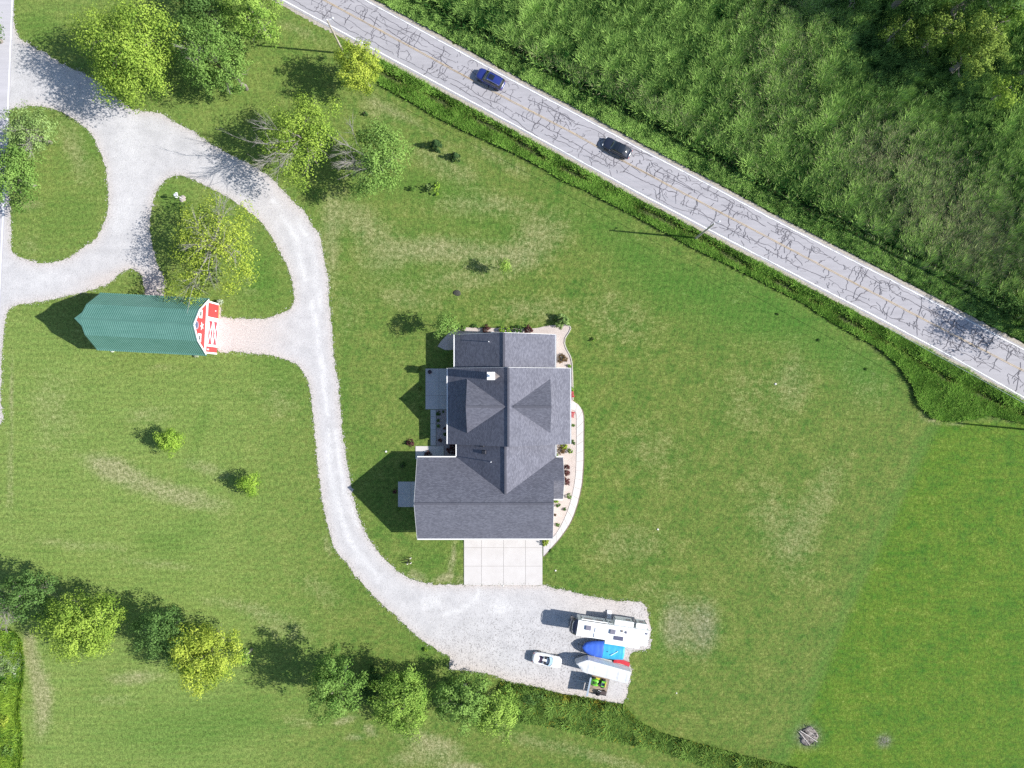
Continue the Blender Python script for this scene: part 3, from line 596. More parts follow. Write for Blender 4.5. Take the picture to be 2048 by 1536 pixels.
def bed_mat():
    m, nt, b = nodes_of('bed_stone'); p = pos(nt)
    vo = nt.nodes.new('ShaderNodeTexVoronoi'); vo.inputs['Scale'].default_value = 9.0; nt.links.new(p, vo.inputs['Vector'])
    f = noise(nt, p, 8.0, 3.0, .8); g = noise(nt, p, .8, 3.0)
    c = mixc(nt, (0.40, 0.33, 0.29), (0.58, 0.51, 0.47), mth(nt, 'ADD', mth(nt, 'MULTIPLY', f, .6), mth(nt, 'MULTIPLY', g, .3)))
    c = mixc(nt, c, (0.24, 0.19, 0.17), mth(nt, 'MULTIPLY', mth(nt, 'LESS_THAN', vo.outputs['Distance'], .22), .35))
    nt.links.new(c, b.inputs['Base Color']); b.inputs['Roughness'].default_value = .95; bump(nt, b, f, .6, .03); return m
BEDM = bed_mat()
BED = [(890, 674), (900, 664), (908, 659), (917, 654.5), (936, 655), (970, 656), (1000, 656), (1030, 656), (1069, 656.6), (1092, 652), (1108, 650), (1126, 650), (1140, 653), (1141, 657), (1137, 665), (1129.6, 677), (1128.6, 687), (1133.5, 700.5), (1140, 712), (1143.7, 728), (1144.2, 738), (1145, 765), (1145.5, 801), (1152, 806), (1160, 820), (1160, 900), (1158, 945), (1153, 970), (1146, 1000), (1134, 1035), (1118, 1064), (1105, 1079), (1090, 1079), (1085, 1000), (1085, 700), (890, 700)]
bed = sheet('planting_bed', [smooth_loop(g2(BED), .6)], 0.024, BEDM, 'structure', 'pinkish stone planting bed wrapping the north and east walls of the house')
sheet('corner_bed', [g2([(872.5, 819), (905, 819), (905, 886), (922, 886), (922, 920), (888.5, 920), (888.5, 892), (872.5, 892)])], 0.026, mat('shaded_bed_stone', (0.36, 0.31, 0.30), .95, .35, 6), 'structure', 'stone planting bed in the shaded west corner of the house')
EDG = smooth_loop(g2([(1126, 649.5), (1140, 652.5), (1141.6, 657), (1137.6, 665.3), (1130.2, 677), (1129.2, 687), (1134, 700.3), (1140.7, 712), (1144.3, 728), (1144.8, 738), (1145.6, 765), (1146, 800)]), .5, False)
mb = MB()
for a, b in zip(EDG[:-1], EDG[1:]): mb.bar((a[0], a[1], .06), (b[0], b[1], .06), .14, .12)
tag(mb.build('bed_edging', mat('edging_stone', (0.46, 0.43, 0.38), .9, .2, 3)), 'pale stone edging along the northeast planting bed', 'edging')
# earth line along the outside of the walk
mb = MB()
for a, b in zip(so[14:-1], so[15:]):
    d = (b - a) / np.hypot(*(b - a)); nn = np.array([-d[1], d[0]]) * .09
    mb.bar((a[0] + nn[0], a[1] + nn[1], .012), (b[0] + nn[0], b[1] + nn[1], .012), .16, .02)
tag(mb.build('earth_edge', mat('bare_earth', (0.16, 0.125, 0.09), .95, .3, 4)), kind='structure')

# ------------------------------------------------------------------ house
def shingle_mat():
    m, nt, b = nodes_of('grey_shingles')
    o = nt.nodes.new('ShaderNodeTexCoord').outputs['UV']
    br = nt.nodes.new('ShaderNodeTexBrick'); br.inputs['Scale'].default_value = 1.0; br.inputs['Brick Width'].default_value = .34; br.inputs['Row Height'].default_value = .17
    br.inputs['Mortar Size'].default_value = .012; br.inputs['Mortar Smooth'].default_value = .3; br.inputs['Bias'].default_value = 0.0
    br.inputs['Color1'].default_value = (0.105, 0.106, 0.134, 1); br.inputs['Color2'].default_value = (0.205, 0.206, 0.246, 1); br.inputs['Mortar'].default_value = (0.075, 0.075, 0.09, 1)
    nt.links.new(o, br.inputs['Vector'])
    p = pos(nt); f = noise(nt, p, 9.0, 3.0, .8); g = noise(nt, p, .5, 3.0)
    c = mixc(nt, br.outputs['Color'], (0.150, 0.152, 0.184), .35); hs = nt.nodes.new('ShaderNodeHueSaturation'); nt.links.new(c, hs.inputs['Color'])
    nt.links.new(mth(nt, 'ADD', .66, mth(nt, 'ADD', mth(nt, 'MULTIPLY', f, .34), mth(nt, 'MULTIPLY', g, .14))), hs.inputs['Value'])
    nt.links.new(hs.outputs[0], b.inputs['Base Color']); b.inputs['Roughness'].default_value = .9; b.inputs['Specular IOR Level'].default_value = .2
    bump(nt, b, mth(nt, 'ADD', br.outputs['Fac'], mth(nt, 'MULTIPLY', f, -.5)), -.22, .02); return m
SHIN = shingle_mat(); TRIM = mat('white_trim', (0.76, 0.76, 0.75), .5, .05); SIDING = mat('cream_siding', (0.62, 0.59, 0.54), .6, .06, 1.0); GLASS = mat('window_glass', (0.03, 0.035, 0.045), .08, .1, 1, 0, .8)
def slope(poly, parent, t=.16, material=None, name='roof_slope'):
    """one roof plane with its thickness; UV runs along the courses"""
    o = MB().slab(poly, t).build(name, material or SHIN, parent)
    me = o.data; n = (Vector(poly[1]) - Vector(poly[0])).cross(Vector(poly[2]) - Vector(poly[0])).normalized()
    if n.z < 0: n = -n
    u = Vector((0, 0, 1)).cross(n); u = u.normalized() if u.length > 1e-4 else Vector((1, 0, 0)); v = n.cross(u)
    uv = me.uv_layers.new(name='UVMap'); off = RNG.uniform(0, .3)
    for l in me.loops:
        p = me.vertices[l.vertex_index].co; uv.data[l.index].uv = (p.dot(u) + off, p.dot(v))
    return o
hx, hy = S(1010, 870)
house = thing('house', 'large grey shingled house with steep crossing gables and attached garage', 'house', 0, 0, 0)
Z = 3.5
# north wing
AX0, AX1, AN, AR, AZ = -8.54, 6.44, 7.41, -1.15, 7.5
slope([(AX0, AN, Z), (AX0, 1.9, Z), (AR, 1.9, AZ), (AR, AN, AZ)], house); slope([(AX1, AN, Z), (AR, AN, AZ), (AR, 1.9, AZ), (AX1, 1.9, Z)], house)
# main block
BX0, BX1, BN, BS, BR, BZ = -9.585, 8.69, 2.36, -8.99, -.5, 8.4
slope([(BX0, BN, Z), (BX0, BS, Z), (BR, BS, BZ), (BR, BN, BZ)], house); slope([(BX1, BN, Z), (BR, BN, BZ), (BR, BS, BZ), (BX1, BS, Z)], house)
# link
CX0, CX1, CR, CZ, GN = -8.24, 6.5, -.93, 7.7, -11.01
GY, GS, GZ, GX0, GX1, GXB = -17.07, -23.14, 8.7, -14.2, 6.1, 7.64
ga = GN - (CZ - Z) / (GZ - Z) * (GN - GY)
slope([(CX0, -8.6, Z), (CX0, GN, Z), (CR, ga, CZ), (CR, -8.6, CZ)], house); slope([(CX1, -8.6, Z), (CR, -8.6, CZ), (CR, ga, CZ), (CX1, GN, Z)], house)
# garage with the small bay to the east
gz = Z + (GN + 14.1) / (GN - GY) * (GZ - Z)
slope([(GX0, GN, Z - .004), (GX0 + .25, GY, GZ - .004), (GX1 - .15, GY, GZ - .004), (GX1, -14.1, gz - .004), (GXB, -14.1, gz - .004), (GXB, GN, Z - .004)], house)
slope([(GX0, GS, Z), (GX1, GS, Z), (GX1 - .15, GY, GZ), (GX0 + .25, GY, GZ)], house)
slope([(GX1 - .2, -14.1, gz), (GX1 - .2, -17.2, Z), (GXB, -17.2, Z), (GXB, -14.1, gz)], house)
# dormers
DZ, DY, DH = 8.2, -3.25, 3.97
slope([(-6.62, DY + DH, 5.15), (-6.62, DY, DZ), (-.86, DY, DZ)], house, .12); slope([(-6.62, DY - DH, 5.15), (-.86, DY, DZ), (-6.62, DY, DZ)], house, .12)
slope([(5.66, DY + DH, 5.15), (-.13, DY, DZ), (5.66, DY, DZ)], house, .12); slope([(5.66, DY - DH, 5.15), (5.66, DY, DZ), (-.13, DY, DZ)], house, .12)
def gable_wall(x0, x1, y0, y1, ze, zr, axis, r=None):
    mb = MB()
    if axis == 'y':
        r = (x0 + x1) / 2 if r is None else r
        v = [(x, y, z) for y in (y0, y1) for x, z in ((x0, 0), (x1, 0), (x1, ze), (r, zr), (x0, ze))]
    else:
        r = (y0 + y1) / 2 if r is None else r
        v = [(x, y, z) for x in (x0, x1) for y, z in ((y0, 0), (y1, 0), (y1, ze), (r, zr), (y0, ze))]
    mb.add(v, [(0, 1, 2, 3, 4), (9, 8, 7, 6, 5)] + [(i, i + 5, (i + 1) % 5 + 5, (i + 1) % 5) for i in range(5)])
    return mb.build('wall', SIDING, house)
o_ = .38
gable_wall(AX0 + o_, AX1 - o_, 1.7, AN - .25, Z - .08, AZ - .30, 'y', AR); gable_wall(BX0 + o_, BX1 - o_, BS + .25, BN - .25, Z - .08, BZ - .30, 'y', BR)
gable_wall(CX0 + o_, CX1 - o_, -11.6, -8.5, Z - .08, CZ - .35, 'y', CR); gable_wall(GX0 + o_ + .1, GX1 - .35, GS + o_, GN - o_, Z - .02, GZ - .32, 'x', GY); gable_wall(5.0, GXB - .3, -16.8, GN - o_ - .02, Z - .02, gz - .34, 'x', -14.1)
MB().add([(-6.3, DY - 3.5, 5.1), (-6.3, DY + 3.5, 5.1), (-6.3, DY, DZ - .16), (-4.0, DY - 3.0, 5.1), (-4.0, DY + 3.0, 5.1), (-4.0, DY, DZ - .2)], [(0, 2, 1), (3, 4, 5), (0, 1, 4, 3), (1, 2, 5, 4), (2, 0, 3, 5)]).build('dormer_wall', SIDING, house)
MB().add([(5.35, DY - 3.5, 5.1), (5.35, DY + 3.5, 5.1), (5.35, DY, DZ - .16), (3.2, DY - 3.0, 5.1), (3.2, DY + 3.0, 5.1), (3.2, DY, DZ - .2)], [(0, 1, 2), (3, 5, 4), (0, 3, 4, 1), (1, 4, 5, 2), (2, 5, 3, 0)]).build('dormer_wall', SIDING, house)
# gutters along the eaves
def gutter(a, b, w=.19):
    d = (Vector(b) - Vector(a)).normalized(); s = Vector((-d.y, d.x, 0)); mb = MB(); q = []
    for p in (Vector(a), Vector(b)):
        q.append([p + Vector((0, 0, -.15)), p + s * w + Vector((0, 0, -.15)), p + s * w + Vector((0, 0, -.01)), p + s * (w - .025) + Vector((0, 0, -.01)), p + s * (w - .03) + Vector((0, 0, -.06)), p + s * .02 + Vector((0, 0, -.06))])
    mb.loft(q).build('gutter', TRIM, house)
e = .012
gutter((AX0 - e, BN + .05, Z), (AX0 - e, AN, Z)); gutter((AX1 + e, AN, Z), (AX1 + e, BN + .05, Z)); gutter((BX0 - e, BS, Z), (BX0 - e, BN, Z)); gutter((BX1 + e, BN, Z), (BX1 + e, BS, Z))
gutter((CX0 - e, GN + .16, Z), (CX0 - e, BS - .02, Z)); gutter((CX1 + e, BS - .02, Z), (CX1 + e, GN + .16, Z)); gutter((GX0, GN + e, Z), (CX0 - .15, GN + e, Z)); gutter((CX1 + .15, GN + e, Z), (GXB, GN + e, Z))
gutter((GX1, GS - e, Z), (GX0, GS - e, Z)); gutter((GXB, -17.2 - e, Z), (GX1 + .02, -17.2 - e, Z))
# rake boards
def rake(a, b, side):
    a, b = Vector(a), Vector(b); s = Vector(side) * .04
    MB().add([a + s * .1, b + s * .1, b + s, a + s, a + s * .1 - Vector((0, 0, .22)), b + s * .1 - Vector((0, 0, .22)), b + s - Vector((0, 0, .22)), a + s - Vector((0, 0, .22))], [(0, 1, 2, 3), (7, 6, 5, 4), (0, 4, 5, 1), (1, 5, 6, 2), (2, 6, 7, 3), (3, 7, 4, 0)]).build('rake_board', TRIM, house)
W_, E_, N_ = (-1, 0, 0), (1, 0, 0), (0, 1, 0)
rake((GX0, GN, Z), (GX0 + .25, GY, GZ), W_); rake((GX0 + .25, GY, GZ), (GX0, GS, Z), W_); rake((GX1, GS, Z), (GX1 - .15, GY, GZ), E_); rake((GXB, GN, Z), (GXB, -14.1, gz), E_); rake((GXB, -14.1, gz), (GXB, -17.2, Z), E_)
rake((AX0, AN, Z), (AR, AN, AZ), N_); rake((AR, AN, AZ), (AX1, AN, Z), N_); rake((BX0, BN, Z), (BR, BN, BZ), N_); rake((BR, BN, BZ), (BX1, BN, Z), N_)
# ridge caps
def cap(a, b): MB().bar((a[0], a[1], a[2] + .005), (b[0], b[1], b[2] + .005), .30, .05).build('ridge_cap', SHIN, house)
cap((AR, AN, AZ), (AR, 2.4, AZ)); cap((BR, BN, BZ), (BR, BS, BZ)); cap((CR, -9.0, CZ), (CR, ga, CZ)); cap((GX0 + .25, GY, GZ), (GX1 - .15, GY, GZ)); cap((-6.62, DY, DZ), (-1.2, DY, DZ)); cap((5.66, DY, DZ), (.2, DY, DZ))
# chimney with its saddle, pipes and vents
BRICK = mat('chimney_stone', (0.30, 0.26, 0.24), .9, .3, 5.0)
zc = BZ - (BZ - Z) / (BR - BX0) * (BR + 2.96)
ch = MB().box(-3.46, .63, zc - 1.0, -2.46, 1.63, 9.55).build('chimney', BRICK, house)
MB().box(-3.52, .57, 9.552, -2.40, 1.69, 9.70).build('chimney_cap', mat('white_chimney_cap', (0.86, 0.86, 0.85), .5, .04), ch)
MB().lathe([(.16, 0), (.16, .38), (.24, .40), (.24, .50), (.02, .58)], 12, (-2.96, 1.13, 9.70)).build('flue', TRIM, ch)
slope([(-2.46, .6, zc + .26), (-1.72, 1.13, 7.80), (-2.46, 1.13, 7.80)], house, .05, BRICK, 'saddle'); slope([(-2.46, 1.66, zc + .26), (-2.46, 1.13, 7.80), (-1.72, 1.13, 7.80)], house, .05, BRICK, 'saddle')
PVC = mat('white_vent_pipe', (0.80, 0.80, 0.80), .4, .03); VENT = mat('dark_vent_metal', (0.045, 0.045, 0.055), .5, .1)
def roofz(x, r, z0, zr, x0): return zr - (zr - z0) / (r - x0) * (r - x)
for px, py, rr, zr, x0 in ((977.5, 683, AR, AZ, AX0), (982, 924, CR, CZ, CX0)):
    x, y = S(px, py, 7.0); z = roofz(x, rr, Z, zr, x0); MB().lathe([(.16, -.15), (.07, .02), (.06, .9), (.0, .9)], 10, (x, y, z)).build('vent_pipe', PVC, house)
for px, py in ((963.5, 890.5), (967.5, 904.5)):
    x, y = S(px, py, 6.2); z = roofz(x, CR, Z, CZ, CX0); sl = (CZ - Z) / (CR - CX0)
    MB().add([(x - .35, y - .3, z - .35 * sl - .02), (x + .35, y - .3, z + .35 * sl - .02), (x + .35, y + .3, z + .35 * sl - .02), (x - .35, y + .3, z - .35 * sl - .02), (x - .25, y - .2, z + .12), (x + .2, y - .2, z + .36), (x + .2, y + .2, z + .36), (x - .25, y + .2, z + .12)], [(0, 1, 5, 4), (1, 2, 6, 5), (2, 3, 7, 6), (3, 0, 4, 7), (4, 5, 6, 7)]).build('roof_vent', VENT, house)
# windows and doors
def opening(name, c, w, h, face, glass=True, m=None):
    x, y, z = c
    f, g = MB(), MB()
    if face in 'ns':
        s = 1 if face == 'n' else -1
        f.box(x - w / 2 - .1, y, z - h / 2 - .1, x + w / 2 + .1, y + .04 * s, z + h / 2 + .1); g.box(x - w / 2, y + .03 * s, z - h / 2, x + w / 2, y + .055 * s, z + h / 2)
    else:
        s = 1 if face == 'e' else -1
        f.box(x, y - w / 2 - .1, z - h / 2 - .1, x + .04 * s, y + w / 2 + .1, z + h / 2 + .1); g.box(x + .03 * s, y - w / 2, z - h / 2, x + .055 * s, y + w / 2, z + h / 2)
    o = f.build(name, TRIM, house); g.build('pane' if glass else 'leaf', m or GLASS, o)
for y in (5.2, ): opening('window', (AX0 + o_, y, 1.9), 1.5, 1.4, 'w'); opening('window', (AX1 - o_, y, 1.9), 1.5, 1.4, 'e')
for x in (-5, 2.5): opening('window', (x, AN - .25, 1.9), 1.2, 1.5, 'n')
for y in (.6, -6.5): opening('window', (BX0 + o_, y, 1.8), 1.6, 1.5, 'w'); opening('window', (BX1 - o_, y, 1.8), 1.6, 1.5, 'e')
opening('door', (BX0 + o_, -2.6, 1.2), 1.8, 2.1, 'w'); opening('door', (BX1 - o_, -3.2, 1.2), 1.1, 2.1, 'e', False, mat('red_door', (.3, .04, .04), .4, .05))
opening('window', (-6.3, DY, 6.1), 1.0, 1.1, 'w'); opening('window', (5.35, DY, 6.1), 1.0, 1.1, 'e'); opening('door', (GX0 + o_ + .1, -16.2, 1.15), .95, 2.1, 'w', False, TRIM)
for x in (-4.6, -1.0, 2.6): opening('garage_door', (x, GS + o_, 1.3), 2.9, 2.4, 's', False, TRIM)

# ------------------------------------------------------------------ barn
BA = math.radians(-2.96); bx, by = -53.45, 8.9
barn = thing('barn', 'green roofed red barn with white trim and crossed door boards', 'barn', bx, by, 0, BA)
HL = 8.2
def metal_mat():
    m, nt, b = nodes_of('green_metal_roof'); p = pos(nt); f = noise(nt, pos(nt, (.3, 3, 1), BA), 1.2, 3.0); g = noise(nt, p, .3, 2.0)
    nt.links.new(mixc(nt, (0.072, 0.185, 0.148), (0.115, 0.245, 0.205), mth(nt, 'ADD', mth(nt, 'MULTIPLY', f, .5), mth(nt, 'MULTIPLY', g, .4))), b.inputs['Base Color'])
    b.inputs['Roughness'].default_value = .45; b.inputs['Specular IOR Level'].default_value = .45; return m
GREEN = metal_mat(); RED = mat('red_barn_siding', (0.44, 0.055, 0.055), .65, .10, 1.5); BWHITE = mat('white_barn_trim', (0.82, 0.82, 0.82), .5, .04)
PROF = [(4.30, 4.05), (4.02, 4.32), (2.26, 7.18), (0.0, 8.80)]          # half width and height, eave to ridge
def panel(p0, p1, side):
    """ribbed sheet between two profile points"""
    y0, z0 = p0[0] * side, p0[1]; y1, z1 = p1[0] * side, p1[1]
    n = Vector((0, z1 - z0, -(y1 - y0))).normalized(); n = -n if n.z < 0 else n
    rib = .30; N = int(2 * HL / rib); v, f = [], []
    for i in range(N):
        x = -HL + i * rib
        for dx, h in ((0, 0), (.20, 0), (.235, .045), (.265, .045)): v.append((x + dx, h))
    v.append((HL, 0)); mb = MB(); k = len(v)
    mb.v = [(x, y0 + n.y * h, z0 + n.z * h) for x, h in v] + [(x, y1 + n.y * h, z1 + n.z * h) for x, h in v] + [(x, y0 - n.y * .06, z0 - n.z * .06) for x in (-HL, HL)] + [(x, y1 - n.y * .06, z1 - n.z * .06) for x in (-HL, HL)]
    mb.f = [(i, i + 1, k + i + 1, k + i) for i in range(k - 1)] + [(2 * k, 2 * k + 1, 2 * k + 3, 2 * k + 2)]
    me = bpy.data.meshes.new('roof_panel'); me.from_pydata(mb.v, [], mb.f); me.materials.append(GREEN); link(bpy.data.objects.new('roof_panel', me), barn)
for side in (1, -1):
    for a, b in zip(PROF[:-1], PROF[1:]): panel(a, b, side)
MB().add([(x, y, z) for x in (-HL, HL) for y, z in ((-.18, 8.70), (0, 8.86), (.18, 8.70))], [(0, 1, 4, 3), (1, 2, 5, 4)]).build('ridge_cap', GREEN, barn)
# pointed hay hood over the west gable
for s_ in (1, -1):
    MB().slab([(-HL - .66, 0, 8.80), (-HL + .01, 0, 8.803), (-HL + .01, s_ * .95, 8.123), (-HL - .02, s_ * .95, 8.12)], .05).build('hay_hood', GREEN, barn)
xe = HL - .22; q = [(-3.9, 0), (3.9, 0), (3.9, 4.2), (2.2, 7.05), (0, 8.65), (-2.2, 7.05), (-3.9, 4.2)]
MB().add([(x, y, z) for x in (-xe, xe) for y, z in q], [tuple(range(7)), tuple(13 - i for i in range(7))] + [(i, i + 7, (i + 1) % 7 + 7, (i + 1) % 7) for i in range(7)]).build('wall', RED, barn)
def eb(name, y0, z0, y1, z1, d=.05, m=None, par=None): return MB().box(xe + .003, min(y0, y1), min(z0, z1), xe + d, max(y0, y1), max(z0, z1)).build(name, m or BWHITE, par or barn)
eb('band', -3.9, 4.05, 3.9, 4.55, .07)
eb('corner_board', 3.68, .0, 3.93, 4.05); eb('corner_board', -3.93, .0, -3.68, 4.05)
def eline(name, a, b, w, d, m=BWHITE, par=None): return MB().bar((xe + d / 2 + .003, *a), (xe + d / 2 + .003, *b), w, d).build(name, m, par or barn)
for s in (1, -1):
    MB().bar((HL - .02, s * 4.05, 4.25), (HL - .02, s * 2.26, 7.15), .10, .24).build('rake_board', BWHITE, barn); MB().bar((HL - .02, s * 2.26, 7.15), (HL - .02, 0, 8.76), .10, .24).build('rake_board', BWHITE, barn)
dy0, dy1 = -2.85, 1.35                                       # the big sliding door
door = eb('barn_door', dy0, .12, dy1, 3.95, .06, mat('red_door_boards', (0.36, 0.055, 0.075), .65, .1, 1.5))
def db(y0, z0, y1, z1): return MB().box(xe + .062, min(y0, y1), min(z0, z1), xe + .10, max(y0, y1), max(z0, z1)).build('door_rail', BWHITE, door)
db(dy0 + .34, .12, dy1 - .34, .42); db(dy0 + .34, 3.65, dy1 - .34, 3.95); db(dy0, .12, dy0 + .34, 3.95); db(dy1 - .34, .12, dy1, 3.95); db(dy0 + .34, 1.92, dy1 - .34, 2.14)
for z0, z1 in ((.42, 1.92), (2.14, 3.65)):
    for k, (a, b) in enumerate((((dy0 + .34, z0), (dy1 - .34, z1)), ((dy0 + .34, z1), (dy1 - .34, z0)))):
        MB().bar((xe + .078 + .012 * k, *a), (xe + .078 + .012 * k, *b), .022, .18).build('door_brace', BWHITE, door)
for y in (1.75, -1.75):
    w = eb('window', y - .62, 6.0 - .15, y + .62, 7.0 - .15, .05); eb('pane', y - .3, 6.15, y + .3, 6.6, .062, GLASS, w)
# round louvre under the peak and a white star
mb = MB()
for i in range(24):
    a0, a1 = 2 * math.pi * i / 24, 2 * math.pi * (i + 1) / 24
    mb.bar((xe + .04, .52 * math.cos(a0), 7.55 + .52 * math.sin(a0)), (xe + .04, .52 * math.cos(a1), 7.55 + .52 * math.sin(a1)), .08, .12)
rv = mb.build('round_vent', mat('blue_grey_metal', (0.30, 0.36, 0.46), .5, .1), barn)
for k in range(5): MB().box(xe + .005, -.45 + .1 * abs(k - 2), 7.18 + .18 * k, xe + .04, .45 - .1 * abs(k - 2), 7.28 + .18 * k).build('louvre', mat('blue_dark_metal', (0.10, 0.13, 0.22), .5, .1), rv)
st = [(.62 * math.sin(2 * math.pi * k / 10), .62 * math.cos(2 * math.pi * k / 10)) if k % 2 == 0 else (.25 * math.sin(2 * math.pi * k / 10), .25 * math.cos(2 * math.pi * k / 10)) for k in range(10)]
MB().add([(xe + .05, y, 5.75 + z) for y, z in st] + [(xe + .005, y, 5.75 + z) for y, z in st] + [(xe + .09, 0, 5.75)], [(i, (i + 1) % 10, 20) for i in range(10)] + [(i, i + 10, (i + 1) % 10 + 10, (i + 1) % 10) for i in range(10)]).build('star', BWHITE, barn)
eb('lamp', -3.4, 3.3, -3.2, 3.6, .18); eb('lamp', 2.6, 1.2, 2.75, 1.4, .10); eb('sill_board', 1.6, .0, 3.68, .18, .08, mat('weathered_board', (.5, .33, .15), .8, .2)); eb('corner_post', 1.35, .12, 1.6, 4.05, .05)
# ------------------------------------------------------------------ vehicles
TYRE = mat('tyre_rubber', (0.025, 0.025, 0.027), .85, .1); STEEL = mat('grey_steel', (0.35, 0.36, 0.38), .4, .08, 3, .6); BLACK = mat('black_plastic', (0.02, 0.02, 0.022), .5, .1); CHROME = mat('bright_metal', (0.6, 0.6, 0.62), .25, .05, 3, .9)
CARGLASS = mat('car_glass', (0.012, 0.016, 0.022), .06, .1, 1, 0, .9, .6); HEADL = mat('headlamp_lens', (0.75, 0.77, 0.8), .15, .05, 3, 0, .6); TAILL = mat('tail_lamp_red', (0.45, 0.015, 0.015), .25, .05)
def wheel(x, y, r, w, parent, rim=True, name='wheel'):
    """tyre with a rim, axis across"""
    def ring(mb, r0, r1, y0, y1, n=18):
        pr = [(r0, y0), (r1 * .96, y0), (r1, y0 + (y1 - y0) * .2), (r1, y0 + (y1 - y0) * .8), (r1 * .96, y1), (r0, y1)]; b = len(mb.v)
        for k in range(n):
            a = 2 * math.pi * k / n
            for rr, yy in pr: mb.v.append((x + rr * math.cos(a), yy, r + rr * math.sin(a)))
        m_ = len(pr)
        for k in range(n):
            for j in range(m_): mb.f.append((b + k * m_ + j, b + k * m_ + (j + 1) % m_, b + ((k + 1) % n) * m_ + (j + 1) % m_, b + ((k + 1) % n) * m_ + j))
    mb = MB(); ring(mb, r * .55, r, y - w / 2, y + w / 2); o = mb.build(name, TYRE, parent)
    if rim:
        m2 = MB(); s = 1 if y > 0 else -1
        m2.tube([(x, y - w * .35, r), (x, y + w * .35, r)], r * .57, 14); m2.build('rim', CHROME, o)
    return o
def car(name, label, px, py, ang, L, Wd, paint, kind, Hh=1.5):
    x, y = S(px, py, .9)
    t = thing(name, label, 'car', x, y, .02 if kind != 'open' else .018, ang)
    hw = Wd / 2; f0, r0 = L / 2, -L / 2
    if kind == 'suv': st = [(1.0, .38, .64), (.962, .72, .78), (.89, .90, .88), (.78, .97, .95), (.55, 1.0, .99), (.44, 1.0, 1.02), (0, 1.0, 1.02), (-.5, 1.0, 1.03), (-.80, .97, 1.05), (-.91, .90, 1.03), (-.972, .74, .95), (-1, .46, .78)]
    elif kind == 'sedan': st = [(1.0, .34, .56), (.962, .70, .68), (.88, .91, .78), (.78, .98, .84), (.55, 1.0, .90), (.40, 1.0, .93), (0, .985, .94), (-.45, 1.0, .96), (-.76, .97, .98), (-.90, .87, .96), (-.97, .68, .88), (-1, .36, .70)]
    else: st = [(1.0, .36, .56), (.96, .70, .70), (.88, .90, .82), (.76, .98, .88), (.55, 1.0, .91), (.36, 1.0, .92), (0, .985, .92), (-.45, 1.0, .96), (-.74, .97, 1.02), (-.88, .86, 1.0), (-.965, .66, .92), (-1, .34, .74)]
    rings = []
    for fx, fw, zt in st:
        X, w = fx * L / 2, fw * hw
        rings.append([(X, -w * .80, .24), (X, -w * .98, .34), (X, -w, .58 * zt + .1), (X, -w * .93, zt - .05), (X, -w * .78, zt + .012), (X, -w * .35, zt + .045), (X, w * .35, zt + .045), (X, w * .78, zt + .012), (X, w * .93, zt - .05), (X, w, .58 * zt + .1), (X, w * .98, .34), (X, w * .80, .24)])
    MB().loft(rings).build('body', paint, t, True, 0, 1)
    belt = st[6][2] + .03
    if kind != 'open':
        if kind == 'suv': bx0, bx1, tx0, tx1, zt, wb, wt = .46 * L / 2, -.93 * L / 2, .14 * L / 2, -.78 * L / 2, 1.66, .90 * hw, .70 * hw
        else: bx0, bx1, tx0, tx1, zt, wb, wt = .42 * L / 2, -.80 * L / 2, .08 * L / 2, -.42 * L / 2, 1.44, .88 * hw, .66 * hw
        def patch(nm, q, m, bul, par=t, nu=6, nv=5):
            a, b, c, d = map(Vector, q); mb = MB(); n = (b - a).cross(d - a).normalized(); n = n if n.z > 0 else -n
            for i in range(nu + 1):
                for j in range(nv + 1):
                    u, v = i / nu, j / nv; p = (a * (1 - u) + b * u) * (1 - v) + (d * (1 - u) + c * u) * v
                    mb.v.append(tuple(p + n * bul * (4 * u * (1 - u) * .7 + .3) * (4 * v * (1 - v) * .7 + .3) * (16 * u * (1 - u) * v * (1 - v)) ** .25))
            for i in range(nu):
                for j in range(nv): k = i * (nv + 1) + j; mb.f.append((k, k + 1, k + nv + 2, k + nv + 1))
            return mb.build(nm, m, par, True)
        fb = .10
        patch('windshield', [(bx0, -wb, belt - .04), (bx0, wb, belt - .04), (tx0 + .02, wt, zt - .03), (tx0 + .02, -wt, zt - .03)], CARGLASS, .10)
        patch('rear_window', [(bx1, -wb * .94, belt), (bx1, wb * .94, belt), (tx1 - .02, wt, zt - .03), (tx1 - .02, -wt, zt - .03)], CARGLASS, .08)
        for s in (1, -1): patch('side_window', [(bx0 - .1, s * wb, belt - .02), (bx1 + .1, s * wb * .97, belt), (tx1, s * wt, zt - .04), (tx0, s * wt, zt - .04)], CARGLASS, .05)
        roof = patch('roof', [(tx0 + .03, -wt - .02, zt - .03), (tx0 + .03, wt + .02, zt - .03), (tx1 - .03, wt + .02, zt - .03), (tx1 - .03, -wt - .02, zt - .03)], paint if kind == 'suv' else CARGLASS, .07)
        if kind == 'suv':
            patch('sunroof', [(tx0 - .12, -wt * .6, zt + .035), (tx0 - .12, wt * .6, zt + .035), (tx0 - .95, wt * .6, zt + .04), (tx0 - .95, -wt * .6, zt + .04)], CARGLASS, .01, roof)
            for s in (1, -1): MB().tube([(tx0 - .1, s * wt * .97, zt), (tx0 - .2, s * wt * .97, zt + .07), (tx1 + .2, s * wt * .97, zt + .07), (tx1 + .1, s * wt * .97, zt)], .028, 6).build('roof_rail', CHROME, roof)
        else:
            for s in (1, -1): MB().tube([(tx0 + .02, s * (wt + .03), zt - .04), (tx1 - .02, s * (wt + .03), zt - .04), (bx1 - .05, s * wb * .92, belt + .02)], .05, 6).build('pillar', paint, t)
            MB().bar((tx0 - .45, -wt, zt + .05), (tx0 - .45, wt, zt + .05), .10, .03).build('roof_bar', paint, roof)
    else:
        cx0, cx1, cw = .22 * L / 2, -.30 * L / 2, .70 * hw
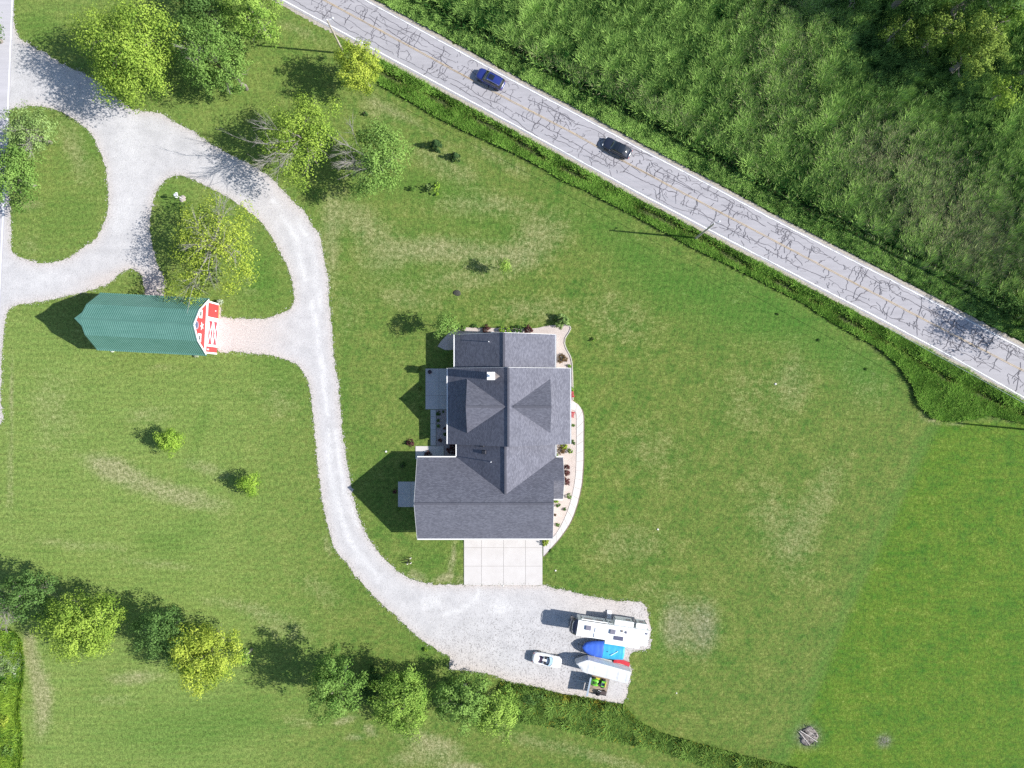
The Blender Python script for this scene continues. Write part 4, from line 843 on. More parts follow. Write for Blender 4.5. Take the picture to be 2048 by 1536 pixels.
        def ov(x0, x1, w, z, n=20): return [((x0 + x1) / 2 + (x0 - x1) / 2 * math.copysign(abs(math.cos(a)) ** .6, math.cos(a)), w * math.copysign(abs(math.sin(a)) ** .6, math.sin(a)), z) for a in [2 * math.pi * k / n for k in range(n)]]
        MB().loft([ov(cx0, cx1, cw, .955), ov(cx0 - .02, cx1 + .02, cw * .95, .90)]).build('cockpit', mat('dark_cabin', (0.018, 0.018, 0.02), .7), t)
        MB().loft([ov(cx1 + .05, -.80 * L / 2, cw * .98, .965), ov(cx1 - .05, -.74 * L / 2, cw * .8, 1.02)]).build('folded_top', mat('purple_black_cloth', (0.045, 0.03, 0.06), .8, .2), t)
        for s in (1, -1):
            se = MB().box(cx1 + .22, s * .38 - .22, .90, cx1 + .62, s * .38 + .22, 1.0).build('seat', mat('black_leather', (0.025, 0.025, 0.03), .5, .2), t, False, .04)
            MB().box(cx1 + .08, s * .38 - .20, .93, cx1 + .24, s * .38 + .20, 1.16).build('seat_back', mat('black_leather', (0.025, 0.025, 0.03), .5, .2), se, False, .05); MB().box(cx1 + .06, s * .38 - .10, 1.17, cx1 + .16, s * .38 + .10, 1.30).build('headrest', mat('pale_headrest', (0.6, 0.6, 0.6), .5), se, False, .02)
        rim = [(cx0 + .42 - .34 * abs(v) ** 2.2, v * .80 * hw, .93) for v in np.linspace(-1, 1, 11)]; top = [(cx0 - .12 - .22 * abs(v) ** 2.2, v * .70 * hw, 1.26) for v in np.linspace(-1, 1, 11)]
        b = MB(); b.v = rim + top; b.f = [(i, i + 1, 12 + i, 11 + i) for i in range(10)]
        b.build('windshield', mat('tinted_blue_glass', (0.24, 0.34, 0.42), .05, .05, 1, 0, .8), t, True); MB().tube(rim, .035, 6).build('windshield_base', BLACK, t); MB().tube(top, .028, 6).build('windshield_frame', BLACK, t)
        MB().tube([(cx0 - .25, .38, 1.0), (cx0 - .20, .38, 1.04)], .18, 14).build('steering_wheel', BLACK, t)
    wr = .36 if kind == 'suv' else .33
    for wx in (.60 * L / 2, -.60 * L / 2):
        for s in (1, -1): wheel(wx, s * (hw - .10), wr, .22, t)
    for s in (1, -1):
        MB().box(.36 * L / 2, s * hw * .97 if s > 0 else s * hw * .97 - .17, belt - .02, .36 * L / 2 + .12, s * hw * .97 + .17 if s > 0 else s * hw * .97, belt + .12).build('mirror', BLACK if kind == 'open' else paint, t, False, .03)
        MB().box(.90 * L / 2, s * .64 * hw - .16, .60, .955 * L / 2, s * .64 * hw + .14, .73).build('headlight', HEADL, t, False, .03); MB().box(-.965 * L / 2, s * .62 * hw - .14, .74, -.93 * L / 2, s * .62 * hw + .14, .88).build('taillight', TAILL, t, False, .02)
    MB().box(-L / 2 - .015, -.26, .50, -L / 2 + .02, .26, .62).build('license_plate', TRIM, t)
    return t
def paint(name, col, rough=.25): return mat(name, col, rough, .05, .8, .0, .5, .8)
RA = math.atan2(.472, -.881)
car('car', 'blue sport utility car with roof rails driving on the cracked road', 981, 157, RA, 4.65, 1.88, paint('deep_blue_paint', (0.022, 0.035, 0.185)), 'suv')
car('car', 'black sedan with dark glass roof driving on the cracked road', 1235, 295, RA, 4.75, 1.86, paint('black_blue_paint', (0.016, 0.020, 0.036)), 'sedan')
car('car', 'white convertible with its top down parked on the gravel', 1094, 1321, math.radians(-12.7), 4.6, 1.86, paint('white_car_paint', (0.82, 0.82, 0.82)), 'open')

# ------------------------------------------------------------------ long camper
RVW = mat('camper_white', (0.80, 0.80, 0.79), .45, .03, 1.0); RVS = mat('camper_side', (0.68, 0.70, 0.70), .4, .04, 1.0); RVB = mat('camper_black', (0.022, 0.024, 0.045), .2, .1, 1, 0, .6, .4); DKG = mat('hatch_grey', (0.20, 0.19, 0.23), .35, .15)
ra = math.radians(-8.7); rx, ry = S(1225.5, 1266, 3.55)
rv = thing('camper_trailer', 'long white camper trailer with slide outs and a black front cap', 'camper', rx, ry, .016, ra)
HLn = 5.35; HWd = 1.14
MB().box(-HLn, -HWd, .75, HLn, HWd, 3.55).build('body', RVS, rv, False, .06); MB().box(-HLn - .02, -HWd - .03, 3.552, HLn + .03, HWd + .03, 3.62).build('roof', RVW, rv, False, .02)
cp = []
for dx, z0, w in ((0, 3.58, 1.0), (-.35, 3.5, .98), (-.72, 3.15, .95), (-.98, 2.6, .88), (-1.0, 1.5, .84), (-.85, .9, .82)): cp.append((dx, z0, w))
mb = MB(); v = [(-HLn - .03 + dx, s * HWd * w, z) for s in (-1, -.5, .5, 1) for dx, z, w in cp]; n = len(cp); v = [(p[0] - (.12 if n <= i < 3 * n else 0), p[1], p[2]) for i, p in enumerate(v)]
mb.v = v; mb.f = [(j * n + i, j * n + i + 1, (j + 1) * n + i + 1, (j + 1) * n + i) for j in range(3) for i in range(n - 1)] + [tuple(range(n)), tuple(range(4 * n - 1, 3 * n - 1, -1))]
fc = mb.build('front_cap', RVB, rv, True)
for dx, z in ((-.60, 3.40), (-.90, 2.95)): MB().tube([(-HLn - .06 + dx + .05, -.9, z), (-HLn - .16 + dx, -.45, z), (-HLn - .16 + dx, .45, z), (-HLn - .06 + dx + .05, .9, z)], .045, 6).build('cap_stripe', CHROME, fc)
def slide(name, x0, x1, y0, y1, z0, z1, win=None):
    o = MB().box(x0, min(y0, y1), z0, x1, max(y0, y1), z1).build(name, RVS, rv, False, .03); MB().box(x0 - .04, min(y0, y1) - .02, z1 + .002, x1 + .04, max(y0, y1) + .03, z1 + .05).build('slide_roof', RVW, o)
    ye = max(y0, y1) if y1 > 0 else min(y0, y1)
    if win: MB().box(win[0], ye - .01, win[2], win[1], ye + .02, win[3]).build('window', GLASS, o)
    for xx in (x0 + .03, x1 - .03): MB().box(xx - .04, ye - .02, z0, xx + .04, ye + .03, z1).build('seal', BLACK, o)
    return o
slide('slide_out', .2, 3.0, HWd - .05, HWd + .72, 1.0, 3.0, (1.9, 2.6, 1.8, 2.5)); slide('slide_out', 3.45, 5.0, HWd - .05, HWd + .72, 1.0, 3.05, (3.9, 4.6, 1.7, 2.5))
slide('slide_out', -.9, 2.5, -HWd + .05, -HWd - .62, 1.0, 3.40); slide('slide_out', 2.75, 4.35, -HWd + .05, -HWd - .75, 1.0, 3.0)
aw = MB().tube([(-4.9, HWd + .14, 3.28), (-.9, HWd + .14, 3.28)], .10, 10).build('awning', RVW, rv)
MB().box(-4.9, HWd + .003, 3.30, -.9, HWd + .05, 3.42).build('awning_rail', BLACK, aw); MB().bar((-4.8, HWd + .06, 1.2), (-4.8, HWd + .10, 3.28), .06).build('awning_arm', BLACK, aw); MB().bar((-1.0, HWd + .06, 1.2), (-1.0, HWd + .10, 3.28), .06).build('awning_arm', BLACK, aw)
for x0, x1 in ((-4.3, -3.1), (-2.6, -1.5)): MB().box(x0, HWd - .01, 1.9, x1, HWd + .025, 2.6).build('window', GLASS, rv)
dr = MB().box(-.72, HWd - .01, .95, -.02, HWd + .03, 2.95).build('door', RVW, rv); MB().box(-.56, HWd + .02, 2.0, -.2, HWd + .045, 2.5).build('pane', GLASS, dr)
for k in range(4): MB().box(-.72, HWd + .10 + .26 * k, .74 - .2 * k, -.02, HWd + .36 + .26 * k, .80 - .2 * k).build('step', mat('step_white', (.72, .72, .74), .5), rv)
for x, y in ((-3.75, .25), (-.05, .22)):
    MB().box(x - .42, y - .34, 3.622, x + .42, y + .34, 3.84).build('roof_vent', DKG, rv, False, .06)
for x, y in ((-2.3, .1), (-2.35, -.72)):
    MB().box(x - .42, y - .33, 3.622, x + .42, y + .33, 3.73).build('air_conditioner', RVW, rv, False, .08)
MB().box(.25, -.92, 3.66, 1.65, -.32, 3.70).build('solar_panel', mat('solar_cells', (0.10, 0.10, 0.15), .3, .1), rv); MB().box(1.15, .38, 3.622, 1.45, .66, 3.74).build('vent_cap', mat('vent_brown', (.15, .13, .12), .6), rv, False, .02)
MB().lathe([(.18, 0), (.2, .06), (.13, .14), (.0, .16)], 16, (1.95, .42, 3.622)).build('antenna_dome', DKG, rv); MB().box(4.88, .55, 3.622, 5.14, .83, 3.72).build('vent_cap', DKG, rv)
ld = MB()
for s in (-.62, -.28): ld.tube([(HLn - .5, s, 3.66), (HLn + .1, s, 3.70), (HLn + .12, s, 1.0)], .025, 6)
for z in (1.3, 1.7, 2.1, 2.5, 2.9, 3.3): ld.bar((HLn + .12, -.62, z), (HLn + .12, -.28, z), .03)
ld.build('ladder', STEEL, rv)
for x in (1.4, 2.4):
    for s in (1, -1): wheel(x, s * (HWd - .15), .38, .24, rv)
MB().box(-HLn + .4, -.5, .45, HLn - .2, .5, .75).build('chassis', BLACK, rv)
for s in (1, -1): MB().bar((-HLn + .5, s * .7, 0), (-HLn + .5, s * .7, .8), .12).build('landing_leg', STEEL, rv)
MB().box(HLn - 1.0, -HWd - .72, .0, HLn + .2, -HWd - .05, .25).build('storage_step', mat('board_grey', (.5, .46, .42), .8, .2), rv)

# ------------------------------------------------------------------ boat under blue covers
ba = math.radians(-7.5); bxx, byy = S(1206, 1300, 1.2)
boat = thing('boat', 'boat on its trailer under a royal blue and turquoise cover', 'boat', bxx, byy, .016, ba)
LB, WB = 3.1, 1.22
def hullw(u): return WB * math.sqrt(max(0, 1 - (max(0, (u + .1) / 1.1)) ** 2.2)) if u > -.1 else WB * (1 - .16 * (-u) ** 2.5)
us = np.linspace(-1, 1, 22); r_ = []
for u in us:
    w = max(hullw(u), .03); X = -u * LB; r_.append([(X, -w, 1.15), (X, -w * .9, .75), (X, -w * .25, .45 + .35 * max(0, u) ** 2), (X, w * .25, .45 + .35 * max(0, u) ** 2), (X, w * .9, .75), (X, w, 1.15)])
MB().loft(r_).build('hull', mat('white_hull', (.7, .7, .72), .3), boat, True)
def cover(name, u0, u1, m, dz, n=12):
    r_ = []
    for u in np.linspace(u0, u1, n):
        w = max(hullw(u) + .05, .05); X = -u * LB * 1.02; pk = (1.62 if u < .35 else 1.62 - .42 * (u - .35)) + dz + .035 * math.sin(u * 23); pk = max(pk, 1.2)
        r_.append([(X, -w * 1.01, .90), (X, -w, 1.18 + dz), (X, -w * .55, 1.18 + .62 * (pk - 1.18)), (X, 0, pk), (X, w * .55, 1.18 + .62 * (pk - 1.18)), (X, w, 1.18 + dz), (X, w * 1.01, .90)])
    o = MB().loft(r_, False); o.f.append(tuple(range(7))); return o.build(name, m, boat, True)
cover('rear_cover', -1.02, .0, mat('turquoise_tarp', (0.045, 0.37, 0.62), .5, .10, 1.5), .03); cover('bow_cover', -.04, 1.0, mat('royal_blue_tarp', (0.055, 0.15, 0.62), .5, .12, 1.5), 0)
MB().bar((1.2, -.5, 1.69), (2.2, .25, 1.69), .10, .04).build('cover_strap', mat('pale_strap', (.55, .75, .8), .5), boat); MB().lathe([(.06, 0), (.05, .2), (0, .2)], 8, (.7, .0, 1.62)).build('cover_pole', DKG, boat)
tg = MB().bar((-3.0, 0, .5), (-3.9, 0, .45), .10); tg.bar((-2.6, -.6, .45), (-3.3, 0, .5), .08); tg.bar((-2.6, .6, .45), (-3.3, 0, .5), .08); tg.box(-2.6, -.65, .38, 2.6, -.55, .48); tg.box(-2.6, .55, .38, 2.6, .65, .48); tg.build('trailer_frame', STEEL, boat)
MB().tube([(-3.75, .1, 0), (-3.75, .1, .8)], .05, 8).build('trailer_jack', BLACK, boat)
for s in (1, -1): wheel(1.1, s * 1.0, .30, .2, boat)

# ------------------------------------------------------------------ boat under a pale tarp, red stern showing
ta = math.radians(-14.8); kz = 2.5
q = [S(1152.5, 1327.5, kz), S(1175, 1319.8, kz), S(1262.5, 1344, kz), S(1255, 1367.8, kz), S(1167.7, 1345.6, kz)]
cxx, cyy = S(1207, 1342, kz); R = Matrix.Rotation(-ta, 2)
loc = [tuple(R @ Vector((a - cxx, b - cyy))) for a, b in q]
tb = thing('covered_boat', 'red boat under a pale grey tarp stretched to a flat top', 'boat', cxx, cyy, .016, ta)
TARP = mat('pale_grey_tarp', (0.60, 0.60, 0.60), .6, .06, 2.0)
nl = 26; mb = MB(); tipx = loc[0][0]; tipy = loc[0][1]; nx0, nx1 = loc[1], loc[2]; sx0, sx1 = loc[4], loc[3]
def edge_at(X, a, b): t_ = (X - a[0]) / (b[0] - a[0]); return a[1] * (1 - t_) + b[1] * t_
Xs = np.linspace(tipx, (nx1[0] + sx1[0]) / 2, nl); rr = []
for i, X in enumerate(Xs):
    yn = edge_at(X, loc[0], nx0) if X < nx0[0] else edge_at(X, nx0, nx1); ys_ = edge_at(X, loc[0], sx0) if X < sx0[0] else edge_at(X, sx0, sx1)
    if yn - ys_ < .06: yn += .04; ys_ -= .04
    sag = .022 * math.sin(i * 1.3 + .8 * math.sin(i * .9)) + RNG.normal(0, .008)
    rr.append([(X, yn + .14, .75), (X, yn + .05, 1.6 + .03 * math.sin(i * 2.3)), (X, yn, kz), (X, yn * .65 + ys_ * .35, kz + .10 + sag), (X, yn * .3 + ys_ * .7, kz + .04 + sag * .8), (X, ys_, kz - .12), (X, ys_ - .05, 1.5), (X, ys_ - .1, .75)])
t_o = mb.loft(rr, False); t_o.f.append(tuple(range(8))); t_o.f.append(tuple((nl - 1) * 8 + k for k in reversed(range(8)))); t_o.build('tarp', TARP, tb)
REDH = mat('red_hull', (0.50, 0.035, 0.045), .3, .08, 2, 0, .5, .4)
def hr(X, w, yc=.1): return [(X, yc - w, .72), (X, yc - w * .7, .35), (X, yc + w * .7, .35), (X, yc + w, .72)]
L_ = nx1[0] - tipx
MB().loft([hr(tipx + .35, .15), hr(tipx + 1.2, .8), hr(tipx + 2.6, 1.12), hr(nx1[0] - .2, 1.15)]).build('hull', mat('dull_white_hull', (.6, .58, .55), .5), tb, True)
MB().loft([[(nx1[0] - 2.6 + dx, .78 + .42 * k, .40), (nx1[0] - 2.6 + dx, 1.15 + .62 * k, .40), (nx1[0] - 2.6 + dx, 1.15 + .62 * k, .85), (nx1[0] - 2.6 + dx, .78 + .42 * k, .95)] for dx, k in ((0, .45), (.4, .9), (1.4, 1.0), (2.5, .75))]).build('stern_deck', REDH, tb)
fr = MB()
for s in (-.9, .9): fr.box(tipx + 1.5, s - .05, .28, nx1[0] - .5, s + .05, .38)
fr.bar((tipx + 1.6, -.85, .33), (tipx - .6, 0, .40), .09); fr.bar((tipx + 1.6, .85, .33), (tipx - .6, 0, .40), .09); fr.build('trailer_frame', STEEL, tb)
jk = MB().tube([(tipx - .45, .12, 0), (tipx - .45, .12, .75)], .05, 8); jk.bar((tipx - .55, .0, .7), (tipx - .25, .3, .72), .08); jk.build('trailer_jack', CHROME, tb)
for s in (1, -1): wheel(nx1[0] - 2.9, s * 1.05, .32, .22, tb)
MB().box(nx1[0] - 3.3, 1.18, .58, nx1[0] - 2.4, 1.42, .64).build('fender', BLACK, tb); MB().bar((tipx + 2.6, 1.50, .8), (tipx + 2.6, 1.22, 2.4), .05).build('tie_strap', TRIM, tb)

# ------------------------------------------------------------------ utility trailer and the green mower on it
ua = math.radians(-12.5); ux, uy = S(1197, 1370, .5)
ut = thing('utility_trailer', 'open utility trailer with its grey ramp gate standing up', 'trailer', ux, uy, .016, ua)
WOODT = mat('trailer_boards', (0.30, 0.23, 0.17), .85, .25, 3)
for k in range(9): MB().box(-1.25, -1.30 + .29 * k, .44, 1.45, -1.30 + .29 * k + .27, .49 + .004 * (k % 2)).build('board', WOODT, ut)
f_ = MB()
for s in (-1.36, 1.36): f_.box(-1.35, s - .04, .34, 1.5, s + .04, .56)
for x in (-1.32, 1.47): f_.box(x - .03, -1.32, .34, x + .03, 1.32, .43)
f_.build('frame', BLACK, ut)
gt = MB()
for y in np.linspace(-1.36, 1.36, 8): gt.bar((-1.44, y, .45), (-1.66, y, 1.98), .06)
for z in np.linspace(.5, 1.98, 7): gt.bar((-1.44 - .22 * (z - .45) / 1.53, -1.4, z), (-1.44 - .22 * (z - .45) / 1.53, 1.4, z), .07, .05)
gt.add([(-1.47, -1.36, .5), (-1.47, 1.36, .5), (-1.68, 1.36, 1.98), (-1.68, -1.36, 1.98)], [(0, 1, 2, 3)]); gt.bar((-1.68, -1.42, 2.0), (-1.68, 1.42, 2.0), .26, .07)
gt.build('ramp_gate', mat('blue_grey_steel', (0.30, 0.36, 0.42), .5, .1), ut)
for s in (1, -1): wheel(.2, s * 1.52, .32, .2, ut)
tt = MB().bar((-1.4, -.0, .38), (-2.6, 0, .40), .08); tt.bar((-3.3, .0, .4), (-2.4, 0, .40), .07); tt.build('tongue', mat('pale_metal', (.6, .6, .6), .5), ut)
LIME = mat('lime_green_paint', (0.16, 0.52, 0.035), .4, .1, 2); YELP = mat('mower_yellow', (0.55, 0.50, 0.06), .45, .1)
mx, my = S(1196, 1366, 1.1)
mw = thing('riding_mower', 'lime green riding mower standing on the utility trailer', 'mower', mx, my, .51, ua)
def rr_(x, w, z0, z1): return [(x, -w, z0), (x, -w, z1 - .1), (x, -w * .7, z1), (x, w * .7, z1), (x, w, z1 - .1), (x, w, z0)]
MB().loft([rr_(-1.05, .28, .35, .62), rr_(-.95, .42, .28, .78), rr_(-.5, .50, .28, .86), rr_(-.1, .48, .28, .88), rr_(.0, .34, .3, .84)]).build('hood', LIME, mw, True)
for k in range(4): MB().box(-.85 + .17 * k, -.22, .80 + .022 * k, -.77 + .17 * k, .22, .875 + .006 * k).build('hood_slot', BLACK, mw)
MB().box(.0, -.34, .28, .5, .34, .42).build('footwell', BLACK, mw); MB().box(.5, -.46, .30, 1.25, .46, .66).build('fender', LIME, mw, False, .08); MB().box(1.1, -.40, .665, 1.24, .40, .72).build('rear_trim', YELP, mw); sd = MB().box(.48, -.24, .662, .92, .24, .78).build('seat', mat('grey_seat', (.28, .33, .33), .6), mw, False, .06)
MB().box(.88, -.22, .72, .98, .22, 1.06).build('seat_back', BLACK, sd, False, .04); MB().tube([(.08, 0, .8), (.22, 0, 1.0)], .03, 6).build('steering_column', BLACK, mw); MB().lathe([(.17, 0), (.19, .02), (.17, .04), (.12, .02)], 14, (.22, 0, 1.0)).build('steering_wheel', BLACK, mw)
MB().box(-.45, -.62, .10, .45, .62, .26).build('mower_deck', YELP, mw, False, .05)
for x, r in ((-.72, .22), (.82, .32)):
    for s in (1, -1): wheel(x, s * .52, r, .24, mw)
sx_, sy_ = S(1201, 1383, .6)
bl = thing('leaf_blower_cart', 'dark walk behind blower with a black wheel beside the green mower', 'blower', sx_, sy_, .51, ua)
MB().box(-.1, -.28, .12, .85, .28, .5).build('engine', mat('dark_brown_metal', (0.07, 0.05, 0.045), .6, .3, 6), bl, False, .08); MB().tube([(-.55, -.05, .34), (-.1, -.05, .34)], .24, 12).build('housing', BLACK, bl); wheel(-.25, -.36, .30, .16, bl); MB().tube([(.0, .2, .5), (-.5, .35, .75), (-.62, .2, .78)], .03, 6).build('handle', CHROME, bl)
wheel(.55, .3, .14, .1, bl)

# ------------------------------------------------------------------ power poles and wires
POLE = mat('weathered_pole', (0.42, 0.37, 0.31), .9, .2, 2); PORC = mat('pale_insulator', (.72, .72, .74), .4)
PB = [S(688, 107), S(1391.5, 476.5), S(2084, 862)]; PH = [10.4, 10.3, 10.3]
for i, ((x, y), h) in enumerate(zip(PB, PH)):
    z0 = -.3
    t = thing('utility_pole', ['weathered wooden utility pole beside the bright yellow tree', 'weathered wooden utility pole standing in the ditch by the road', 'utility pole past the right edge throwing a long shadow on the lawn'][i], 'utility pole', x, y, z0, 0, 'utility poles along the road')
    MB().tube([(0, 0, 0), (0, 0, h)], [.17, .11], 10).build('pole', POLE, t)
    a = MB().bar((-.05, .05, h - .35), (.75, .35, h - .15), .08); a.build('arm', STEEL if i else PORC, t)
    MB().lathe([(.04, 0), (.07, .06), (.05, .12), (.07, .18), (.02, .22)], 8, (0, 0, h)).build('insulator', PORC, t); MB().lathe([(.10, 0), (.15, .04), (.13, .14), (.03, .2)], 10, (.78, .37, h - .2)).build('lamp_head', PORC, t)
WIRE = mat('aluminium_wire', (.50, .50, .50), .4, .05, 1, .5)
wd = [ax[0], ax[1]]
for k, (za, lab) in enumerate(((9.9, 'upper thin wire strung between the utility poles along the road'), (7.2, 'lower thicker cable strung between the utility poles along the road'))):
    pts = []
    ends = [(PB[0][0] - 55 * ax[0], PB[0][1] - 55 * ax[1])] + PB + [(PB[2][0] + 55 * ax[0], PB[2][1] + 55 * ax[1])]
    for (x0, y0), (x1, y1) in zip(ends[:-1], ends[1:]):
        for j in range(14): u = j / 14; pts.append((x0 + (x1 - x0) * u + nrm[0] * .18, y0 + (y1 - y0) * u + nrm[1] * .18, za - 2.4 * u * (1 - u)))
    tag(MB().tube(pts, .014 + .010 * k, 5).build('power_line', WIRE, None), lab, 'wire', 'wires along the road')

# ------------------------------------------------------------------ yard pieces
x, y = S(365.5, 397.5)
gp = MB().lathe([(.05, 0), (.50, 0), (.52, .03), (.46, .06), (.0, .06)], 24, (x, y, .004)); tag(gp.build('stone_ring', BEDM), 'round pinkish stone patch under the white bird house', 'stone patch')
bh = thing('bird_house', 'white bird house on a thin post at the round stone patch', 'bird house', x, y, .06)
MB().tube([(0, 0, 0), (0, 0, 1.95)], .045, 8).build('post', TRIM, bh)
hs = MB().box(-.20, -.17, 1.95, .20, .17, 2.25).build('box', TRIM, bh); MB().add([(-.25, -.22, 2.25), (.25, -.22, 2.25), (.25, .22, 2.25), (-.25, .22, 2.25), (-.25, 0, 2.42), (.25, 0, 2.42)], [(0, 1, 5, 4), (2, 3, 4, 5), (0, 4, 3), (1, 2, 5), (3, 2, 1, 0)]).build('roof', mat('pale_roof', (.62, .62, .66), .6), hs)
for s in (-.34, .34): MB().box(-.12, s - .06, 1.85, .12, s + .06, 2.15).build('perch', TRIM, bh)
# fire pit with poles
x, y = S(1616, 1472)
fp = thing('burn_pile', 'ash heap with pale sticks lying across it in the lawn', 'burn pile', x, y, 0)
ash = MB(); ring = []
for r0, z in ((1.45, 0.0), (1.2, .16), (.85, .12), (.45, .28), (.05, .2)): ring.append([(r0 * (1 + .12 * math.sin(3 * a + r0) + RNG.normal(0, .05)) * math.cos(a), r0 * (1 + .1 * math.sin(2 * a) + RNG.normal(0, .05)) * math.sin(a), z + RNG.normal(0, .06) * (z > 0)) for a in np.linspace(0, 2 * math.pi, 26)[:-1]])
ash.loft(ring).build('ash_heap', mat('pale_ash', (0.20, 0.175, 0.16), .95, .7, 1.6), fp, True)
BONE = mat('bleached_wood', (.66, .60, .55), .8, .1)
for a, b, w in (((-1.3, .95, .28), (1.35, -.75, .34), .10), ((-1.5, .8, .22), (.2, -1.3, .24), .07), ((.2, .7, .3), (1.2, .1, .2), .05), ((-.7, -.3, .3), (.3, -1.0, .2), .05), ((-.2, 1.1, .2), (.5, .3, .3), .05)): MB().tube([a, tuple((np.array(a) + b) / 2 + [0, 0, .04]), b], [w / 2, w / 2.2, w / 3], 7).build('stick', BONE, fp)
for k in range(22):
    a = RNG.uniform(0, 6.28); r0 = RNG.uniform(.2, 1.5); MB().bar((r0 * math.cos(a), r0 * math.sin(a), .22), (r0 * math.cos(a) + RNG.uniform(-.4, .4), r0 * math.sin(a) + RNG.uniform(-.4, .4), .26), .09).build('charred_log', mat('charcoal', (.03, .028, .028), .9, .3), fp)
# red garden chairs by the east porch
RC = mat('red_painted_wood', (0.36, 0.03, 0.04), .5, .1, 3)
def adirondack(px, py, rz, label):
    x, y = S(px, py, .5); t = thing('garden_chair', label, 'chair', x, y, .05, rz, 'red garden chairs by the porch')
    for k in range(6): MB().box(-.28 + .10 * k, -.27, .36 - .02 * k, -.28 + .10 * k + .08, .27, .385 - .02 * k).build('seat_slat', RC, t)
    for k in range(7):
        v = (k - 3) * .085; MB().bar((.26, v * .8, .25), (.62, v * 1.35, 1.05 - 1.5 * v * v), .075, .022).build('back_slat', RC, t)
    for s in (1, -1): MB().box(-.34, s * .36 - .07, .55, .40, s * .36 + .07, .58).build('armrest', RC, t); MB().box(-.32, s * .33 - .04, 0, -.24, s * .33 + .04, .55).build('leg', RC, t); MB().bar((.30, s * .33, 0), (.36, s * .33, .55), .07).build('leg', RC, t)
    return t
adirondack(1144, 789, math.radians(-170), 'red slatted garden chair north of the curved walk'); adirondack(1144.5, 829, math.radians(165), 'red slatted garden chair in the bend of the curved walk')
# pots
def pot(px, py, r, h, m, label, name='plant_pot', cat='pot', z=.075):
    x, y = S(px, py, h / 2); return tag(MB().lathe([(r * .7, 0), (r, h * .9), (r * 1.06, h), (r * .88, h), (r * .84, h * .8), (0, h * .8)], 14, (x, y, z)).build(name, m), label, cat)
pot(860, 744, .30, .45, mat('dark_pot', (0.05, 0.035, 0.045), .6, .2), 'dark round planter on the north corner of the patio')
pot(985, 666, .22, .35, TRIM, 'white pot against the north wall beside the burgundy shrub', z=.03); pot(1031, 665, .20, .30, TRIM, 'small white pot between the north wall and the dark green shrub', z=.03); pot(1038, 665.5, .15, .5, mat('grey_pot', (.45, .45, .45), .6), 'grey garden ornament beside the small white pot on the north bed', 'garden_ornament', 'ornament', .03)
# small marker pieces in the lawn
def rock(px, py, r, m, label, name='rock', cat='rock'):
    x, y = S(px, py); b = MB(); rg = []
    for k, z in ((.6, 0), (1.0, .25), (.85, .6), (.3, .8)): rg.append([(x + r * k * math.cos(a) * RNG.uniform(.85, 1.15), y + r * k * math.sin(a) * RNG.uniform(.85, 1.15), .0 + z * r) for a in np.linspace(0, 2 * math.pi, 9)[:-1]])
    return tag(b.loft(rg).build(name, m), label, cat)
ROCK = mat('white_stone', (.66, .63, .58), .9, .15)
rock(1551, 768, .17, ROCK, 'lone white rock on the lawn below the ditch'); rock(1315.5, 1058.5, .15, ROCK, 'small white stone on the open lawn east of the garage'); rock(1353, 1386, .11, ROCK, 'tiny white stone on the lawn right of the parking gravel'); rock(772, 903, .16, mat('white_lid', (.75, .75, .72), .6), 'white round lid in the lawn above the garage shadow', 'ground_lid', 'lid'); rock(1111, 1141, .14, ROCK, 'pale stone in the lawn beside the apron'); rock(226, 701, .35, mat('pale_green_stone', (.6, .62, .5), .9, .2), 'pale rock at the foot of the south barn wall')
rock(1006, 1171.5, .13, ROCK, 'tiny pale stone at the lower edge of the concrete apron')
# staked young plant near the drive
x, y = S(817, 1119)
sp = thing('staked_sapling', 'dark twiggy sapling between short white stakes near the drive', 'sapling', x, y, 0)
tw = MB()
for k in range(16):
    a = RNG.uniform(0, 6.28); tw.tube([(0, 0, .1), (.25 * math.cos(a), .25 * math.sin(a), .6), (.5 * math.cos(a), .5 * math.sin(a), RNG.uniform(.8, 1.3))], [.03, .02, .01], 5)
tw.build('stem', mat('dark_twig', (.05, .04, .035), .9, .2), sp)
for a, b in ((.35, .30), (.38, -.45), (-.1, -.55)): MB().box(a - .06, b - .06, 0, a + .10, b + .06, .75).build('stake', BONE, sp)
x, y = S(914, 586); mo = MB(); rg = []
for k, z in ((.45, 0), (.36, .12), (.15, .2)): rg.append([(x + 1.4 * k * math.cos(a) * RNG.uniform(.8, 1.2), y + k * math.sin(a) * RNG.uniform(.8, 1.2), z) for a in np.linspace(0, 2 * math.pi, 11)[:-1]])
tag(mo.loft(rg).build('earth_mound', mat('dark_earth', (.05, .05, .04), .95, .3, 5)), 'dark little earth mound on the lawn north of the house', 'mound')
